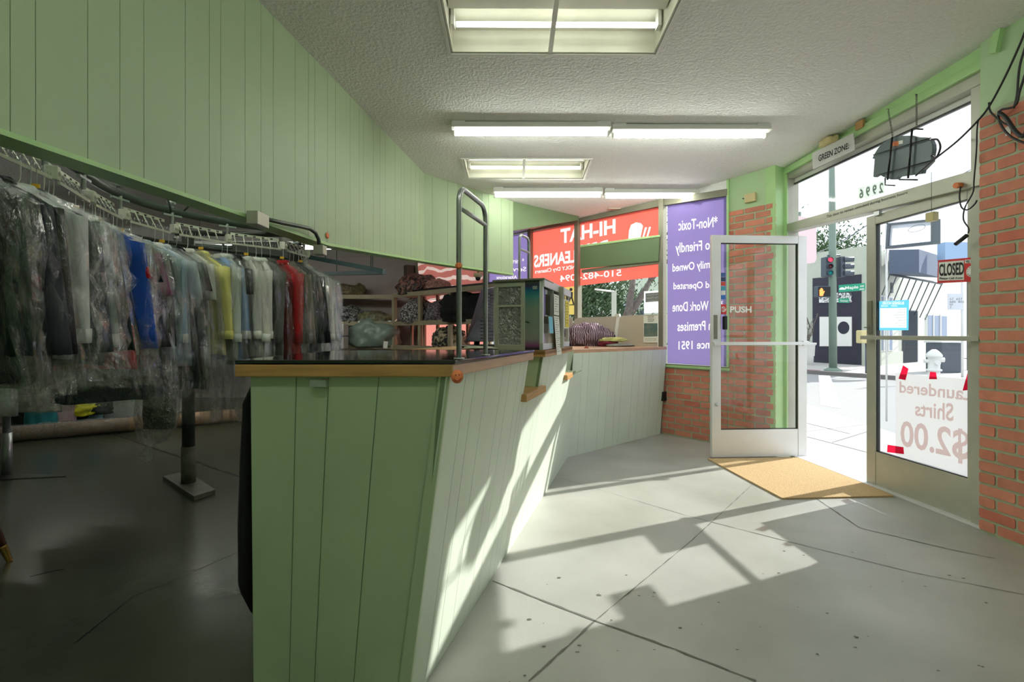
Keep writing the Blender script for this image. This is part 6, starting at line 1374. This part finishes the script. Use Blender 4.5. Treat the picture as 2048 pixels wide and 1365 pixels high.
# trees
def tree(label, base, hgt, crown, n, seed, trunk=.2, lean=(0, 0), spread=1.0, leafm='leaf', bare=False, sz=.22, name='street_tree'):
    rng = random.Random(seed); t = thing(name, label, 'tree', base); b = Vector(base)
    k = MB(); tops = []
    def limb(p, d, ln, r, dep):
        P = [p.copy()]; R = [r]
        for i in range(4): d = (d + v3(rng.uniform(-.2, .2), rng.uniform(-.2, .2), rng.uniform(-.05, .2))).normalized(); p = p + d * ln / 4; P.append(p.copy()); R.append(r * (1 - .12 * (i + 1)))
        k.tube(P, R, 7)
        if dep > 0:
            for i in range(rng.choice((2, 3, 3))): limb(P[-1] if i < 2 else P[3], (d + v3(rng.uniform(-.9, .9), rng.uniform(-.9, .9), rng.uniform(.0, .5)) * spread).normalized(), ln * .68, r * .56, dep - 1)
        tops.append(P[-1])
    limb(b, v3(lean[0], lean[1], 1).normalized(), hgt * .35, trunk, 4 if bare else 3)
    k.build('trunk', M['bark'], t)
    if n:
        l = MB()
        for i in range(n):
            c = rng.choice(tops) + v3(rng.gauss(0, crown[0]), rng.gauss(0, crown[1]), rng.gauss(0, crown[2])); a = v3(rng.uniform(-1, 1), rng.uniform(-1, 1), rng.uniform(-1, 1)).normalized(); u = a.orthogonal().normalized() * sz; v = a.cross(u).normalized() * sz * .6
            l.add([c - u, c - v * .5, c + u, c + v * .5], [(0, 1, 2, 3)])
        l.build('foliage', M[leafm], t)
    return t
tree('dark grey trunked street tree seen through the clear shop window', (2.75, 12.0, -.01), 4.6, (.3, .3, .3), 900, 8, trunk=.2, bare=True, sz=.05)
tree('bushy dark green tree left of the grey trunk outside the window', (2.0, 15.0, -.1), 3.6, (.55, .5, .4), 5000, 9, trunk=.10, sz=.09, spread=1.2)
tree('dark cypress clump rising behind the corner building, left of the pole', (19.5, 31, -.1), 7.6, (.7, .6, .9), 4500, 12, trunk=.3, sz=.14, spread=.6)
tree('sparse dark tree behind the corner building, right of the pole', (21.6, 31.5, -.1), 8.0, (.3, .35, .8), 1200, 14, trunk=.2, sz=.14, spread=.6)
gbld = thing('green_house', 'light green house with framed notice seen through the shop window', 'building', (4.5, 21, -.1))
GF = Fr(v3(1.5, 20.0, 0), (1, .05), (0, -1))
MB().fp(GF, [(0, -.1), (9, -.1), (9, 4.2), (4.5, 5.2), (2.6, 2.9), (0, 2.7)], -.3, 0).build('wall', mat('pale_green_house', (196, 208, 190), .8), gbld)
f_ = MB().fp(GF, q4(GF, [(1243, 634), (1266, 634), (1266, 605), (1243, 605)], .04), 0, .04).build('notice_frame', mat('dark_teal', (70, 96, 92), .6), gbld); MB().fp(GF, q4(GF, [(1246, 631), (1262, 631), (1262, 608), (1246, 608)], .045), .04, .045).build('notice', mat('pale_notice', (186, 196, 216), .7), f_)
f_ = MB().fp(GF, q4(GF, [(1275, 634), (1288, 634), (1288, 618), (1275, 618)], .04), 0, .04).build('window_frame', M['signal'], gbld)
fn = thing('street_fence', 'pale boarded fence behind the bushy tree outside the window', 'fence', (1.6, 17.5, -.1)); k = MB()
for i in range(26): k.box((-.6 + i * .17, 17.5, .75), (.15, .03, 1.7))
k.build('boards', mat('pale_fence', (180, 184, 188), .8, var=.1), fn); MB().box((1.6, 17.42, 1.45), (4.4, .05, .09)).build('top_rail', M['bark'], fn)
wp = at(1228, 700, 10.5); up2 = thing('lamp_post', 'pale post with a horizontal arm outside the shop window', 'post', (wp.x, 10.5, 0)); MB().box((wp.x, 10.5, 1.05), (.09, .09, 2.13)).build('post', M['bld'], up2); MB().tube([(wp.x + .03, 10.5, 2.1), (wp.x - .42, 10.45, 2.15)], .02, 8).build('arm', M['white'], up2)
yp = at(1135, 597, 9.6); ys = thing('crossing_sign', 'yellow school crossing sign with two walking figures outside the window', 'sign', (yp.x, 9.6, 0))
YF = Fr((yp.x, 9.6), (1, -.2), (0, -1)); yz = yp.z; h_ = .24
MB().fp(YF, [(-h_, yz - .12), (h_, yz - .12), (h_, yz + .1), (0, yz + .38), (-h_, yz + .1)], 0, .012).build('panel', mat('sign_yellow', (236, 214, 110), .6), ys)
MB().fp(YF, [(-h_ * .9, yz - .32), (h_ * .9, yz - .32), (h_ * .9, yz - .14), (-h_ * .9, yz - .14)], 0, .012).build('lower_panel', mat('sign_yellow', (236, 214, 110), .6), ys)
k = MB()
for dx, s_ in ((-.08, .85), (.07, 1)):
    k.lathe(YF.p(dx, yz + .17 * s_, .013), [(0, 0), (.03 * s_, 0), (.03 * s_, .003), (0, .003)], 10, axis=YF.n)
    for P in ([(-.035, .12), (.035, .12), (.03, 0), (-.03, 0)], [(-.03, .01), (0, .01), (-.045, -.12), (-.065, -.12)], [(0, .01), (.03, .01), (.065, -.12), (.04, -.12)], [(-.035, .12), (-.02, .12), (-.07, .02), (-.08, .03)]): k.fp(YF, [(dx + x * s_, yz + z * s_) for x, z in P], .013, .016)
k.build('walking_figures', M['ink'], ys); MB().tube([YF.p(0, -.01, -.03), YF.p(0, yz + .2, -.03)], .03, 8).build('post', M['alum'], ys)

# shared groups for repeated things
for o_ in list(C.objects):
    if o_.parent or 'group' in o_: continue
    g_ = {'strip_light': 'bare tube strip lights', 'recessed_light': 'recessed ceiling lights', 'taped_notice': 'notices taped to the glass cabinet', 'laundry_bag': 'bagged bundles on the shelving', 'tape_strip': 'red tape on the price sheet', 'carton': 'white and coloured cartons in the storeroom',
          'garment_rail': 'steel rails on the counter', 'display_board': 'beige boards leaning at the window', 'window_sign': 'printed window signs', 'clothes_heap': 'clothes piled on the window counter', 'crumpled_cloth': 'cloths behind the paper roll', 'street_tree': 'trees outside', 'clothes_pile': 'clothes on the shelving',
          'paper_tag': 'paper tags on the shelving', 'loose_paper': 'papers beside the monitor', 'steel_beam': 'crossed steel beams', 'round_sticker': 'round stickers'}.get(o_.name.split('.')[0])
    if g_: o_['group'] = g_
